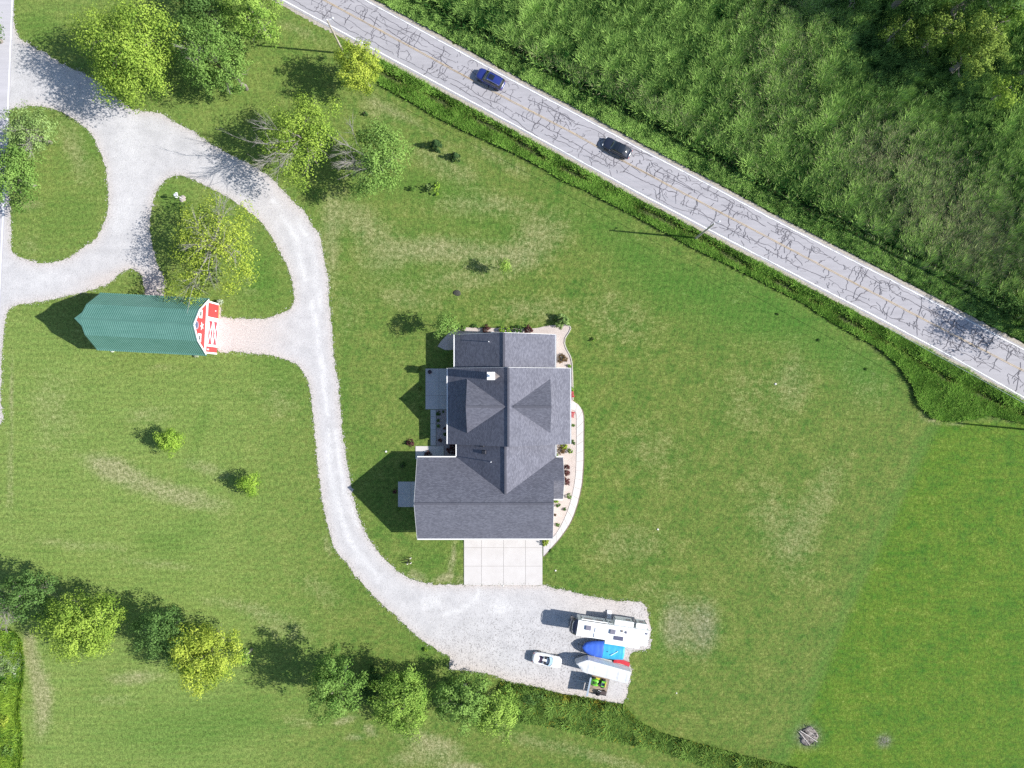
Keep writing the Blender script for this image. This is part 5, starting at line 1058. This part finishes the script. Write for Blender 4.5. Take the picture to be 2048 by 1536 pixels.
# ------------------------------------------------------------------ trees and shrubs
LEAF = dict(
    yellow=leafmat('yellow_green_leaves', (0.080, 0.180, 0.026), (0.390, 0.520, 0.085), .28),
    gold=leafmat('golden_leaves', (0.140, 0.235, 0.026), (0.520, 0.600, 0.095), .30),
    lime=leafmat('lime_leaves', (0.070, 0.180, 0.025), (0.350, 0.500, 0.100), .25),
    mid=leafmat('mid_green_leaves', (0.045, 0.120, 0.020), (0.240, 0.380, 0.090), .2),
    pale=leafmat('pale_green_leaves', (0.090, 0.170, 0.040), (0.320, 0.440, 0.150), .2),
    dark=leafmat('dark_green_leaves', (0.024, 0.072, 0.020), (0.150, 0.260, 0.070), .24),
    olive=leafmat('olive_leaves', (0.060, 0.110, 0.022), (0.300, 0.400, 0.080), .2),
    conifer=leafmat('conifer_needles', (0.018, 0.050, 0.018), (0.095, 0.165, 0.060), .12),
    burgundy=leafmat('burgundy_leaves', (0.035, 0.014, 0.016), (0.200, 0.090, 0.085), .18),
    brown=leafmat('brown_leaves', (0.055, 0.032, 0.016), (0.250, 0.170, 0.090), .18),
    bright=leafmat('bright_shrub_leaves', (0.100, 0.230, 0.025), (0.380, 0.540, 0.080), .26),
    white=leafmat('pale_bloom', (0.26, 0.33, 0.18), (0.72, 0.76, 0.58), .2),
    variegated=leafmat('variegated_leaves', (0.030, 0.050, 0.020), (0.60, 0.62, 0.38), .2))
BARK = mat('grey_bark', (0.22, 0.195, 0.165), .9, .25, 4); DEAD = mat('bleached_branches', (0.27, 0.25, 0.225), .9, .2, 4); BARKD = mat('dark_bark', (0.10, 0.085, 0.07), .9, .25, 4)
def leaves(name, C, N, size, material, parent, v, aspect=.62):
    """one rhombic leaf spray per centre C with facing N"""
    n = len(C); N = N / np.maximum(np.linalg.norm(N, axis=1), 1e-6)[:, None]
    a = RNG.normal(0, 1, (n, 3)); u = np.cross(N, a); u /= np.maximum(np.linalg.norm(u, axis=1), 1e-6)[:, None]; w = np.cross(N, u)
    s = (size * RNG.uniform(.6, 1.35, n))[:, None] / 2
    V = np.stack([C - u * s, C + w * s * aspect, C + u * s, C - w * s * aspect], 1) + N[:, None] * np.array([0, .0, 0, 0])[None, :, None]
    V[:, 2] -= N * s * .5                                 # tip droops
    f = np.arange(n * 4).reshape(n, 4)
    return np_mesh(name, V.reshape(-1, 3), f, material, parent, fattrs=dict(v=np.clip(v, 0, 1)))
def branch_tree(mb, base, top, r0, spread, n_main, zlo, zhi, R, twigs, tr=.02, lean=(0, 0)):
    """tapered trunk, limbs and side branches"""
    base, top = np.array(base, float), np.array(top, float)
    tr_pts = [base + (top - base) * t + RNG.normal(0, .10, 3) * (0 < t < 1) for t in np.linspace(0, 1, 6)]; tr_pts[-1] = top
    mb.tube(tr_pts, [r0 * (1 - .75 * t) for t in np.linspace(0, 1, 6)], 8)
    for k in range(n_main):
        t0 = RNG.uniform(zlo, zhi); p = base + (top - base) * t0; a = 2 * math.pi * (k + RNG.uniform(-.3, .3)) / n_main; L = R * RNG.uniform(.6, .98)
        d = np.array([math.cos(a), math.sin(a), RNG.uniform(.1, .45)]); e = p + d * L * np.array([1, 1, .7]); m_ = (p + e) / 2 + RNG.normal(0, .12 * L * .5, 3) + [0, 0, .08 * L]
        rr = r0 * .34 * (1 - .5 * t0); mb.tube([p, m_, e], [rr, rr * .55, rr * .10], 6)
        for j in range(twigs):
            u = RNG.uniform(.3, .95); q = p + (m_ - p) * (u / .5) if u < .5 else m_ + (e - m_) * ((u - .5) / .5)
            a2 = a + RNG.normal(0, .8); l2 = L * RNG.uniform(.2, .45); e2 = q + np.array([math.cos(a2), math.sin(a2), RNG.uniform(.0, .7)]) * l2
            mb.tube([q, (q + e2) / 2 + RNG.normal(0, .05 * l2, 3), e2], [rr * .3, rr * .18, tr * .3], 5, False)
def tree(label, px, py, rpx, zc, hh, leaf, name='tree', lai=3.6, size=.26, gaps=.2, light=0.0, dead=None, group=None, ry=None, clumps=None, lobes=None, trunk_r=None, vary=.17):
    """px, py, rpx: where the crown shows in the photograph; zc its middle height, hh its half height"""
    R = rpx * (H - zc) / FPX; RY = (ry or rpx) * (H - zc) / FPX; x, y = S(px, py, zc); t = thing(name, label, 'tree', x, y, 0, 0, group)
    tm = MB(); branch_tree(tm, (0, 0, -.15), (RNG.normal(0, .2), RNG.normal(0, .2), zc + hh * .45), trunk_r or max(.07, .035 * (zc + hh)), 1, max(5, int(5 + R)), .25, .95, min(R, RY) * .72, 5)
    tm.build('trunk', BARK, t)
    ph = RNG.uniform(0, 6.28, 4)
    nc = clumps or int(30 + 5.2 * R * RY); d = RNG.normal(0, 1, (nc, 3)); d[:, 2] = d[:, 2] * .9 + .25; d /= np.linalg.norm(d, axis=1)[:, None]
    an = np.arctan2(d[:, 1], d[:, 0]); wob = 1 + .13 * np.sin(3 * an + ph[0]) + .10 * np.sin(5 * an + ph[1]) + .06 * np.sin(8 * an + ph[2])
    rr = RNG.uniform(.35, .97, nc) ** .55 * wob
    if lobes:                                            # named clusters in the photograph, as offsets in units of the radius
        L = np.array(lobes); w = L[:, 3] ** 2 / (L[:, 3] ** 2).sum(); pick = RNG.choice(len(L), nc, p=w)
        CC = L[pick, :3] + d * (L[pick, 3] * .84 * RNG.uniform(.2, 1, nc) ** .5)[:, None]; CC[:, 1] *= 1
    else: CC = d * rr[:, None] * .96
    CC = CC * [R, RY, hh]; cs_ = max(.36, .105 * min(R, RY))
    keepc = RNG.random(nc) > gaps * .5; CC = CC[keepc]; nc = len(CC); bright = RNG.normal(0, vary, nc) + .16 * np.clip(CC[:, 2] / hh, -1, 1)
    n = int(1.55 * lai * math.pi * R * RY / (size * size * .62) * (1.0 if not lobes else .85)); k = RNG.integers(0, nc, n)
    off = RNG.normal(0, 1, (n, 3)); off /= np.maximum(1, np.linalg.norm(off, axis=1) / 1.7)[:, None]; fill = RNG.random(n) < .22; CC2 = CC[k] * np.where(fill, RNG.uniform(.2, .8, n), 1)[:, None]; C = CC2 + off * [cs_, cs_, cs_ * .75]
    Nn = C / [R * R, RY * RY, hh * hh]; Nn /= np.maximum(np.linalg.norm(Nn, axis=1), 1e-6)[:, None]
    Nn = Nn * .8 + off * .55 + [0, 0, .5] + RNG.normal(0, .30, (n, 3))
    C[:, 2] += zc; C[:, 2] = np.maximum(C[:, 2], .25)
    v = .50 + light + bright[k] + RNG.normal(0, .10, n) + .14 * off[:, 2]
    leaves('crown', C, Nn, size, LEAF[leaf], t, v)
    if dead:                                             # bare grey limbs: (towards x, towards y, spread, reach, count) in radii
        dm = MB()
        for tx, ty, sp_, re_, cnt in dead:
            for _ in range(cnt):
                s0 = np.array([tx * R * .15, ty * RY * .15, zc + hh * RNG.uniform(-.1, .2)]); e0 = np.array([(tx * re_ + RNG.normal(0, sp_)) * R, (ty * re_ + RNG.normal(0, sp_)) * RY, zc + hh * RNG.uniform(.25, .75)]); m0 = (s0 + e0) / 2 + RNG.normal(0, .06 * R, 3)
                dm.tube([s0, m0, e0], [.065, .034, .010], 6)
                for _ in range(10):
                    u = RNG.uniform(.35, 1); q = m0 + (e0 - m0) * (u - .35) / .65; dd = (e0 - s0) / np.linalg.norm(e0 - s0) + RNG.normal(0, .55, 3); e2 = q + dd * R * RNG.uniform(.12, .30)
                    dm.tube([q, (q + e2) / 2 + RNG.normal(0, .04, 3), e2], [.026, .018, .007], 5, False)
                    for _ in range(2):
                        e3 = (q + e2) / 2 + (dd + RNG.normal(0, .6, 3)) * R * .10; dm.tube([(q + e2) / 2, e3], [.015, .007], 4, False)
        dm.build('bare_branches', DEAD, t)
    return t
def shrub(label, px, py, rpx, h, leaf, name='shrub', cat='shrub', size=.12, lai=5.0, group=None, ry=None, z=.02, light=0, gaps=.1, cone=False, x0=None):
    R = rpx * M; RY = (ry or rpx) * M; x, y = S(px, py, h * .55); t = thing(name, label, cat, x, y, z, 0, group)
    sm = MB()
    for _ in range(6):
        a = RNG.uniform(0, 6.28); sm.tube([(0, 0, -.02), (R * .3 * math.cos(a), RY * .3 * math.sin(a), h * .4), (R * .65 * math.cos(a), RY * .65 * math.sin(a), h * .75)], [.03, .02, .01], 5)
    if cone: sm.tube([(0, 0, 0), (0, 0, h * .97)], [.05, .012], 6)
    sm.build('stem', BARKD, t)
    nc = int(16 + 22 * R); d = RNG.normal(0, 1, (nc, 3)); d[:, 2] = np.abs(d[:, 2]) * 1.1; d /= np.linalg.norm(d, axis=1)[:, None]; an = np.arctan2(d[:, 1], d[:, 0])
    CC = d * (RNG.uniform(.4, .92, nc) ** .5 * (1 + .13 * np.sin(3 * an + RNG.uniform(0, 6)) + .09 * np.sin(5 * an)))[:, None] * [R, RY, h * .92]
    if cone:
        zz = RNG.uniform(.03, 1, nc * 3) ** 1.25; a = RNG.uniform(0, 6.28, nc * 3); w = (1 - zz) * RNG.uniform(.75, 1, nc * 3) * (1 + .16 * np.sin(zz * 40)); CC = np.stack([R * w * np.cos(a), RY * w * np.sin(a), h * zz], 1); nc = nc * 3
    br = RNG.normal(0, .15, nc); n = int(1.55 * lai * math.pi * R * RY / (size * size * .62)) + 30; k = RNG.integers(0, nc, n); off = RNG.normal(0, 1, (n, 3)); off /= np.maximum(1, np.linalg.norm(off, axis=1) / 1.6)[:, None]
    C = CC[k] + off * max(.05, .13 * R); C[:, 2] = np.maximum(C[:, 2], .03)
    Nn = C / [R, RY, h] * .8 + off * .4 + [0, 0, .4] + RNG.normal(0, .4, (n, 3))
    leaves('foliage', C, Nn, size, LEAF[leaf], t, .5 + light + br[k] + RNG.normal(0, .18, n)); return t
# --- trees along the top of the plot
tree('broad yellow green tree leaning over the gravel drive at the side road', 262, 100, 104, 8.0, 5.6, 'yellow', lai=3.8, size=.27, ry=112, gaps=.25)
tree('shaded mid green tree right behind the broad yellow green one', 415, 105, 72, 7.0, 5.0, 'mid', lai=3.4, gaps=.3, dead=[(-.4, .1, .25, .6, 3)], ry=78)
tree('yellow green tree at the top edge beside the country road', 505, 25, 62, 7.2, 4.8, 'lime', lai=3.4, gaps=.25, light=.05, ry=60)
tree('deep green tree cut off by the top edge between two lighter trees', 395, 2, 58, 6.5, 4.2, 'dark', lai=3.4)
tree('low mid green tree with thin gray limbs at the lawn corner below its taller neighbours', 468, 150, 44, 5.0, 3.6, 'mid', lai=2.8, gaps=.4, light=.08, dead=[(-.5, -.1, .3, .6, 2)])
tree('bright golden tree on the lawn edge at the utility pole', 718, 133, 49, 6.6, 3.4, 'gold', lai=4.2, size=.26, ry=58, gaps=.15, light=.03)
tree('half bare ash tree with gray limbs on its lower left side', 604, 278, 88, 6.8, 4.6, 'yellow', lai=2.2, gaps=.45, light=-.02, dead=[(-.8, -.45, .22, .8, 4), (-.5, -.8, .2, .8, 4), (-.85, .1, .2, .75, 2)], ry=94,
     lobes=[(.3, .35, .4, .42), (.05, .6, .3, .34), (.45, -.05, .4, .38), (-.15, .15, .5, .40), (.2, -.45, .3, .36), (-.55, .55, .1, .22), (-.65, -.05, .2, .30), (.0, -.85, .1, .26), (.75, .65, .0, .20), (-.3, -.4, .2, .3), (-.15, .9, .1, .16), (-.55, -.35, .2, .30), (-.5, .25, .2, .30), (-.3, -.75, .1, .26)])
tree('half bare ash tree with a fan of dead branches on its left', 748, 318, 76, 6.2, 4.2, 'mid', lai=2.4, gaps=.4, light=.14, dead=[(-.8, .05, .3, .8, 6), (-.65, -.4, .2, .65, 3)], ry=84,
     lobes=[(.45, .35, .4, .42), (.1, .55, .3, .38), (.55, -.15, .4, .42), (.1, -.1, .5, .38), (.05, -.6, .3, .40), (-.35, -.75, .1, .24), (-.35, .5, .2, .26), (.4, -.65, .1, .28), (.8, .2, .1, .2)])
tree('dense mid green tree over the border of the side road', 22, 352, 62, 5.4, 3.6, 'mid', lai=3.2, gaps=.3, light=.05, ry=70)
tree('sparse pale green tree in the grass loop by the side road', 58, 262, 58, 5.0, 3.2, 'pale', lai=2.0, gaps=.5, light=.05, dead=[(.6, -.5, .3, .7, 3), (.3, -.9, .3, .8, 3)], ry=56)
tree('half bare yellow tree spreading over the grass island beside the barn', 430, 492, 98, 6.0, 4.0, 'gold', lai=1.7, size=.26, gaps=.35, ry=104, light=-.05, dead=[(.0, .45, .25, .5, 4), (-.35, .35, .2, .4, 3), (-.3, -.7, .2, .7, 3), (.2, -.35, .2, .5, 2), (.3, .85, .12, .9, 2)],
     lobes=[(-.05, .75, .1, .26), (.62, .55, .1, .30), (-.45, .35, .2, .34), (-.5, -.1, .3, .34), (.45, .05, .3, .34), (.6, -.25, .2, .30), (-.15, .1, .5, .28), (-.35, -.55, .2, .30), (-.8, -.8, .0, .34), (-.5, -.98, .0, .22), (.55, -.6, .1, .28), (.25, -.1, .5, .22), (-.55, .7, .0, .16), (.3, -.85, .0, .16), (.15, .45, .4, .22)])
# --- young trees on the lawn
tree('small round yellow green tree on the lawn west of the drive', 338, 882, 27, 2.5, 2.0, 'bright', name='young_tree', lai=5.0, size=.20, gaps=.1, group='young trees on the lawn')
tree('smaller round lime tree on the lawn close to the drive bend', 499, 968, 23, 2.2, 1.8, 'bright', name='young_tree', lai=5.0, size=.20, gaps=.1, light=-.06, group='young trees on the lawn')
tree('slim young tree with detached shadow on the lawn north of the house', 1007, 530, 13, 3.1, 1.5, 'lime', name='young_tree', lai=5.5, size=.18, gaps=.1, group='young trees on the lawn', trunk_r=.05)
tree('slender tree at the northwest corner of the house with a thin trunk shadow', 890, 650, 25, 4.8, 1.7, 'mid', name='young_tree', lai=4.2, size=.22, gaps=.2, light=.08, trunk_r=.08)
shrub('rounded green shrub on the northeast corner of the stone bed', 1125, 642, 16, 2.0, 'pale', size=.15, z=.02, lai=6)
shrub('larger dark conifer near the ditch, left of its smaller twin', 871, 287, 13, 2.6, 'conifer', 'conifer', 'conifer', .16, 6, cone=True, z=0)
shrub('smaller dark conifer on the lawn, right of its larger twin', 910, 311, 10, 2.0, 'conifer', 'conifer', 'conifer', .15, 6, cone=True, z=0)
shrub('narrow bright yellow green sapling south of the two conifers', 873, 374, 7.5, 2.2, 'bright', 'sapling', 'sapling', .16, 6, ry=16, z=0)
shrub('pale wispy sapling just left of the bright yellow green one', 855, 373, 4.5, 1.9, 'pale', 'sapling', 'sapling', .13, 4, ry=9, z=0)
shrub('low dark green sapling between the ash tree and the pale wispy sapling', 826, 376, 6, 1.1, 'mid', 'sapling', 'sapling', .14, 4, z=0)
shrub('little dark bush in the lawn above the half bare ash trees', 730, 226, 5.5, .8, 'dark', size=.14, z=0)
# --- row of trees at the lower left
ROW = 'trees of the lower hedgerow'
tree('very dark tree at the left edge, first of the lower hedgerow', 52, 1190, 62, 5.6, 3.6, 'dark', lai=3.0, gaps=.35, group=ROW, ry=52)
tree('leafless gray shrub tree at the left edge beside the dark tree', 12, 1218, 24, 4.0, 2.6, 'dark', name='bare_tree', lai=.35, gaps=.8, dead=[(0, .5, .5, .5, 8), (.5, -.2, .5, .6, 8), (0, -.6, .4, .7, 6)], group=ROW, ry=36)
tree('big bright yellow green tree, second from the left in the lower hedgerow', 160, 1252, 84, 6.2, 4.2, 'yellow', lai=4.4, gaps=.35, group=ROW, ry=74, light=.02)
tree('dark green tree half shaded between two yellow trees', 325, 1268, 64, 5.8, 4.0, 'dark', lai=3.6, gaps=.25, group=ROW, ry=58, light=.06)
tree('golden yellow tree with feathery edge in the lower hedgerow', 408, 1312, 74, 6.6, 4.2, 'gold', lai=4.6, size=.25, gaps=.25, group=ROW, ry=70, light=-.02)
tree('small green tree peeking out right of the golden yellow tree', 487, 1315, 16, 3.4, 2.2, 'lime', lai=3.4, size=.24, group=ROW)
tree('dense dark green tree throwing a broad shadow to its left', 668, 1372, 58, 7.2, 4.4, 'mid', lai=4.4, gaps=.12, group=ROW, ry=72, light=-.12)
tree('pale yellow green oval tree right of the dense dark one', 803, 1402, 64, 5.6, 4.0, 'lime', lai=4.8, size=.24, gaps=.10, group=ROW, ry=74, light=-.10, vary=.10)
tree('ragged green tree beside the gravel parking, last of the row', 925, 1400, 62, 5.2, 3.6, 'mid', lai=4.0, gaps=.35, group=ROW, light=.1, ry=58)
tree('lighter bushy tree overlapping the ragged one at the weeds', 990, 1425, 54, 4.4, 3.2, 'lime', lai=4.0, gaps=.35, group=ROW, light=.02, ry=52)
shrub('gray green low bush under the leafless gray shrub tree', 12, 1330, 20, 1.6, 'pale', size=.2, z=0, ry=24, lai=3.5)
for (px, py, r, h, lf, lb) in ((22, 1292, 17, 1.5, 'mid', 'green bush at the head of the lower left weed strip'), (30, 1340, 12, 1.1, 'white', 'pale blooming bush in the lower left weed strip'), (8, 1375, 20, 1.5, 'lime', 'lime bush in the lower left weed strip below the pale one'), (28, 1405, 16, 1.3, 'yellow', 'yellow green bush in the lower left weed strip'), (10, 1440, 20, 1.6, 'gold', 'golden bush on the left border of the weed strip'), (32, 1470, 13, 1.2, 'lime', 'small lime bush near the lower end of the weed strip'), (14, 1500, 20, 1.5, 'mid', 'dull green bush near the lower end of the weed strip'), (34, 1526, 14, 1.2, 'yellow', 'yellow green bush at the bottom of the weed strip')):
    shrub(lb, px, py, r, h, lf, 'bush', 'bush', .2, 3.2, z=0, group='bushes of the left weed strip')
shrub('dark bush filling the shade left of the pale oval tree', 742, 1380, 26, 1.6, 'dark', size=.2, z=0, ry=44, lai=3.0)
shrub('dark bush in the ditch just right of the parking corner trees', 1062, 1400, 24, 1.6, 'dark', size=.2, z=0, ry=20, lai=3.5, light=.1)
# --- dim wood at the upper right
WOOD = 'trees at the upper right corner'
tree('olive yellow willow with a long crown in the upper right corner', 1958, 100, 50, 7.5, 4.2, 'olive', lai=3.0, gaps=.3, group=WOOD, ry=66)
tree('dull olive tree left of the willow in the dim wood', 1880, 62, 46, 6.0, 3.6, 'olive', lai=2.2, gaps=.5, group=WOOD, light=-.12, ry=48)
tree('reddish olive sparse tree at the left rim of the dim wood', 1800, 60, 36, 4.6, 3.0, 'olive', lai=1.8, gaps=.5, group=WOOD, light=-.2, ry=34)
tree('small yellow tree hanging over the reeds below the willow', 2012, 180, 26, 4.6, 2.6, 'yellow', lai=2.4, gaps=.4, group=WOOD, light=-.05, ry=34)
tree('bright green tree on the very corner of the upper right', 2030, 20, 40, 7.5, 4.4, 'lime', lai=3.2, gaps=.3, group=WOOD, light=-.12, ry=38)
tree('dark tree at the right border between the willow and the reeds', 2105, 105, 64, 8.0, 5.2, 'dark', lai=3.2, gaps=.3, group=WOOD)
tree('dark tree on the top border left of the willow', 1985, -40, 74, 10.0, 6.0, 'dark', lai=3.2, gaps=.3, group=WOOD)
tree('dark tree on the top border at the left rim of the wood', 1850, -50, 68, 9.5, 6.0, 'dark', lai=3.2, gaps=.3, group=WOOD)
tree('dark low tree on the top border where the reeds begin', 1730, -28, 44, 5.5, 3.6, 'dark', lai=3.0, gaps=.3, group=WOOD)
tree('dark tree past the right border shading the country road', 2132, 648, 66, 7.0, 4.6, 'dark', lai=2.2, gaps=.5, group=WOOD)
tree('dark tree past the left border shading the side road', -62, 40, 60, 6.5, 4.5, 'mid', lai=3.0, gaps=.3)
for (px, py, r, h, lf, lb) in ((1700, 130, 34, 1.9, 'dark', 'dark brush mound in the reeds left of the wood'), (1775, 160, 40, 2.0, 'dark', 'wide dark brush mound in the reeds below the olive trees'), (1870, 185, 36, 2.0, 'dark', 'dark brush mound in the shade below the willow'), (1655, 60, 34, 1.8, 'dark', 'dark brush mound at the top of the reeds'), (1750, 75, 40, 2.4, 'dark', 'tall dark brush in the shade of the wood rim'), (1830, 115, 36, 2.4, 'dark', 'dark brush between the olive trees and the reeds'), (1935, 195, 30, 1.8, 'dark', 'dark brush just under the small yellow tree'), (1990, 250, 30, 1.6, 'mid', 'green brush in the reeds at the right side of the wood'), (2020, 610, 40, 1.8, 'dark', 'dark brush beside the shaded part of the road'), (1975, 585, 30, 1.5, 'dark', 'low dark brush in the ditch above the shaded road')):
    shrub(lb, px, py, r, h, lf, 'brush', 'brush', .24, 2.6, z=0, group='brush in the reeds', light=-.1)
# --- planting around the house
BP = 'shrubs in the house beds'
for (px, py, r, h, lf, lb, ry) in (
    (917, 655, 6, .9, 'mid', 'green shrub beside the slender corner tree', None), (926, 657, 6, .8, 'mid', 'second green shrub right of the slender corner tree', None),
    (973, 659, 9, 1.0, 'burgundy', 'burgundy shrub at the north wall left of the yellow pair', None), (1057, 659, 9, 1.0, 'burgundy', 'burgundy shrub at the north wall right of the dark green shrub', None),
    (1003.5, 660, 7.5, .9, 'bright', 'left one of two bright yellow green shrubs at the north wall', None), (1018, 660, 7.5, .9, 'bright', 'right one of two bright yellow green shrubs at the north wall', None),
    (1036, 658, 10, 1.0, 'dark', 'dark green shrub at the north wall right of the yellow pair', 8), (948, 653, 8, .4, 'dark', 'low dark green plant at the rim of the north bed', 4),
    (1125, 718, 10, .9, 'brown', 'brownish loose shrub in the northeast bed', None), (1139.5, 732, 4, .5, 'lime', 'little green tuft below the brownish loose shrub', None),
    (1144.5, 778, 5, .6, 'bright', 'yellow green tuft just above the north garden chair', None), (1147, 851, 4.5, .5, 'mid', 'green tuft between the walk and the east wall', 3), (1145, 882, 3, .4, 'mid', 'tiny green tuft midway along the straight walk', None), (1148, 887, 3, .4, 'dark', 'tiny dark tuft midway along the straight walk', None),
    (1129, 893, 7, .9, 'gold', 'golden shrub in the corner south of the main roof', None), (1123, 901, 8, .8, 'brown', 'brown shrub under the golden one', None), (1141, 902, 5.5, .6, 'lime', 'green shrub right of the golden one', None), (1114, 911, 4, .5, 'lime', 'little green plant in the corner of the bay wall', None),
    (1133, 942, 10, 1.0, 'burgundy', 'large burgundy shrub by the bay wall', 12), (1132, 963, 8.5, .9, 'burgundy', 'smaller burgundy shrub below the large one by the bay', None), (1138.5, 993, 5.5, .6, 'pale', 'gray green shrub at the lower bay corner', None),
    (1113, 1003, 5, .5, 'bright', 'bright green plant in the nook below the bay', 4), (1116, 1011, 4.5, .5, 'dark', 'dark ball shrub left of a smaller one below the bay', None), (1130, 1019, 3.5, .45, 'dark', 'small dark ball shrub next to the curved walk', None), (1110, 1030, 2.5, .35, 'brown', 'tiny brown plant at the garage east wall', None), (1116, 1050, 4.5, .5, 'mid', 'green ball shrub at the lower end of the bed', None),
    (1090, 1086, 7.5, .9, 'gold', 'golden ball shrub on the corner of the concrete apron', None),
    (904, 837, 9, .9, 'variegated', 'white variegated shrub in the shaded west bed', None), (876.5, 827, 5, .6, 'dark', 'dark ball shrub in the upper corner of the shaded west bed', None), (877, 841, 3.5, .5, 'dark', 'dark ball shrub at the side walk below the corner one', None), (877, 852, 4, .5, 'mid', 'dull green ball shrub at the middle of the side walk', None), (889.5, 869, 3.8, .5, 'dark', 'lone dark ball shrub near the house wall in the west bed', None), (889, 856, 3, .4, 'burgundy', 'little burgundy plant in the west bed', None), (886, 823, 2.5, .4, 'dark', 'tiny dark plant at the patio edge', None),
    (903, 898, 10, 1.1, 'burgundy', 'large dark burgundy shrub in the inner corner by the garage', 12), (855, 908, 8, .7, 'burgundy', 'burgundy plant spreading over the concrete pad', 6), (880, 881, 5, .5, 'burgundy', 'low burgundy plant at the south end of the west bed', 4),
    (820, 886, 8.5, .8, 'burgundy', 'burgundy shrub alone in the lawn left of the side walk', None), (805, 931, 7, .7, 'dark', 'green shrub in the shadow of the garage gable', None), (789.5, 983, 5, .6, 'burgundy', 'rosy shrub in the shade at the small pad', None), (796, 1018, 4, .5, 'mid', 'small green shrub under the small pad in the shade', None),
    (839, 737.5, 4.2, .35, 'olive', 'top one of three yellowish tufts west of the patio', None), (839, 777, 4.2, .35, 'olive', 'middle one of three yellowish tufts west of the patio', None), (841.5, 817, 3.6, .35, 'olive', 'bottom one of three yellowish tufts west of the patio', None),
    (439, 603, 6.5, 1.0, 'white', 'pale blooming bush at the corner of the red barn front', None), (392, 712, 6, .5, 'white', 'pale low flowers at the foot of the barn near its front', 3),
    (1187, 679, 5, .6, 'lime', 'small green plant alone on the lawn east of the house', None), (851, 1300.5, 5, .6, 'bright', 'small yellow green plant on the lawn beside the gravel parking', None), (1638, 680, 3, .35, 'dark', 'tiny dark tuft on the lawn near the ditch bend', None), (1733, 738, 3, .35, 'mid', 'tiny green tuft on the lawn under the ditch bend', None), (1556, 628, 3, .35, 'mid', 'tiny green tuft on the lawn under the straight ditch', None), (1103, 1102, 5, .3, 'lime', 'low green weed at the lower end of the curved walk', 4)):
    shrub(lb, px, py, r, h, lf, size=.11 if r > 5 else .09, ry=ry, group=BP if 850 < px < 1160 and py > 640 else None, lai=4.5)
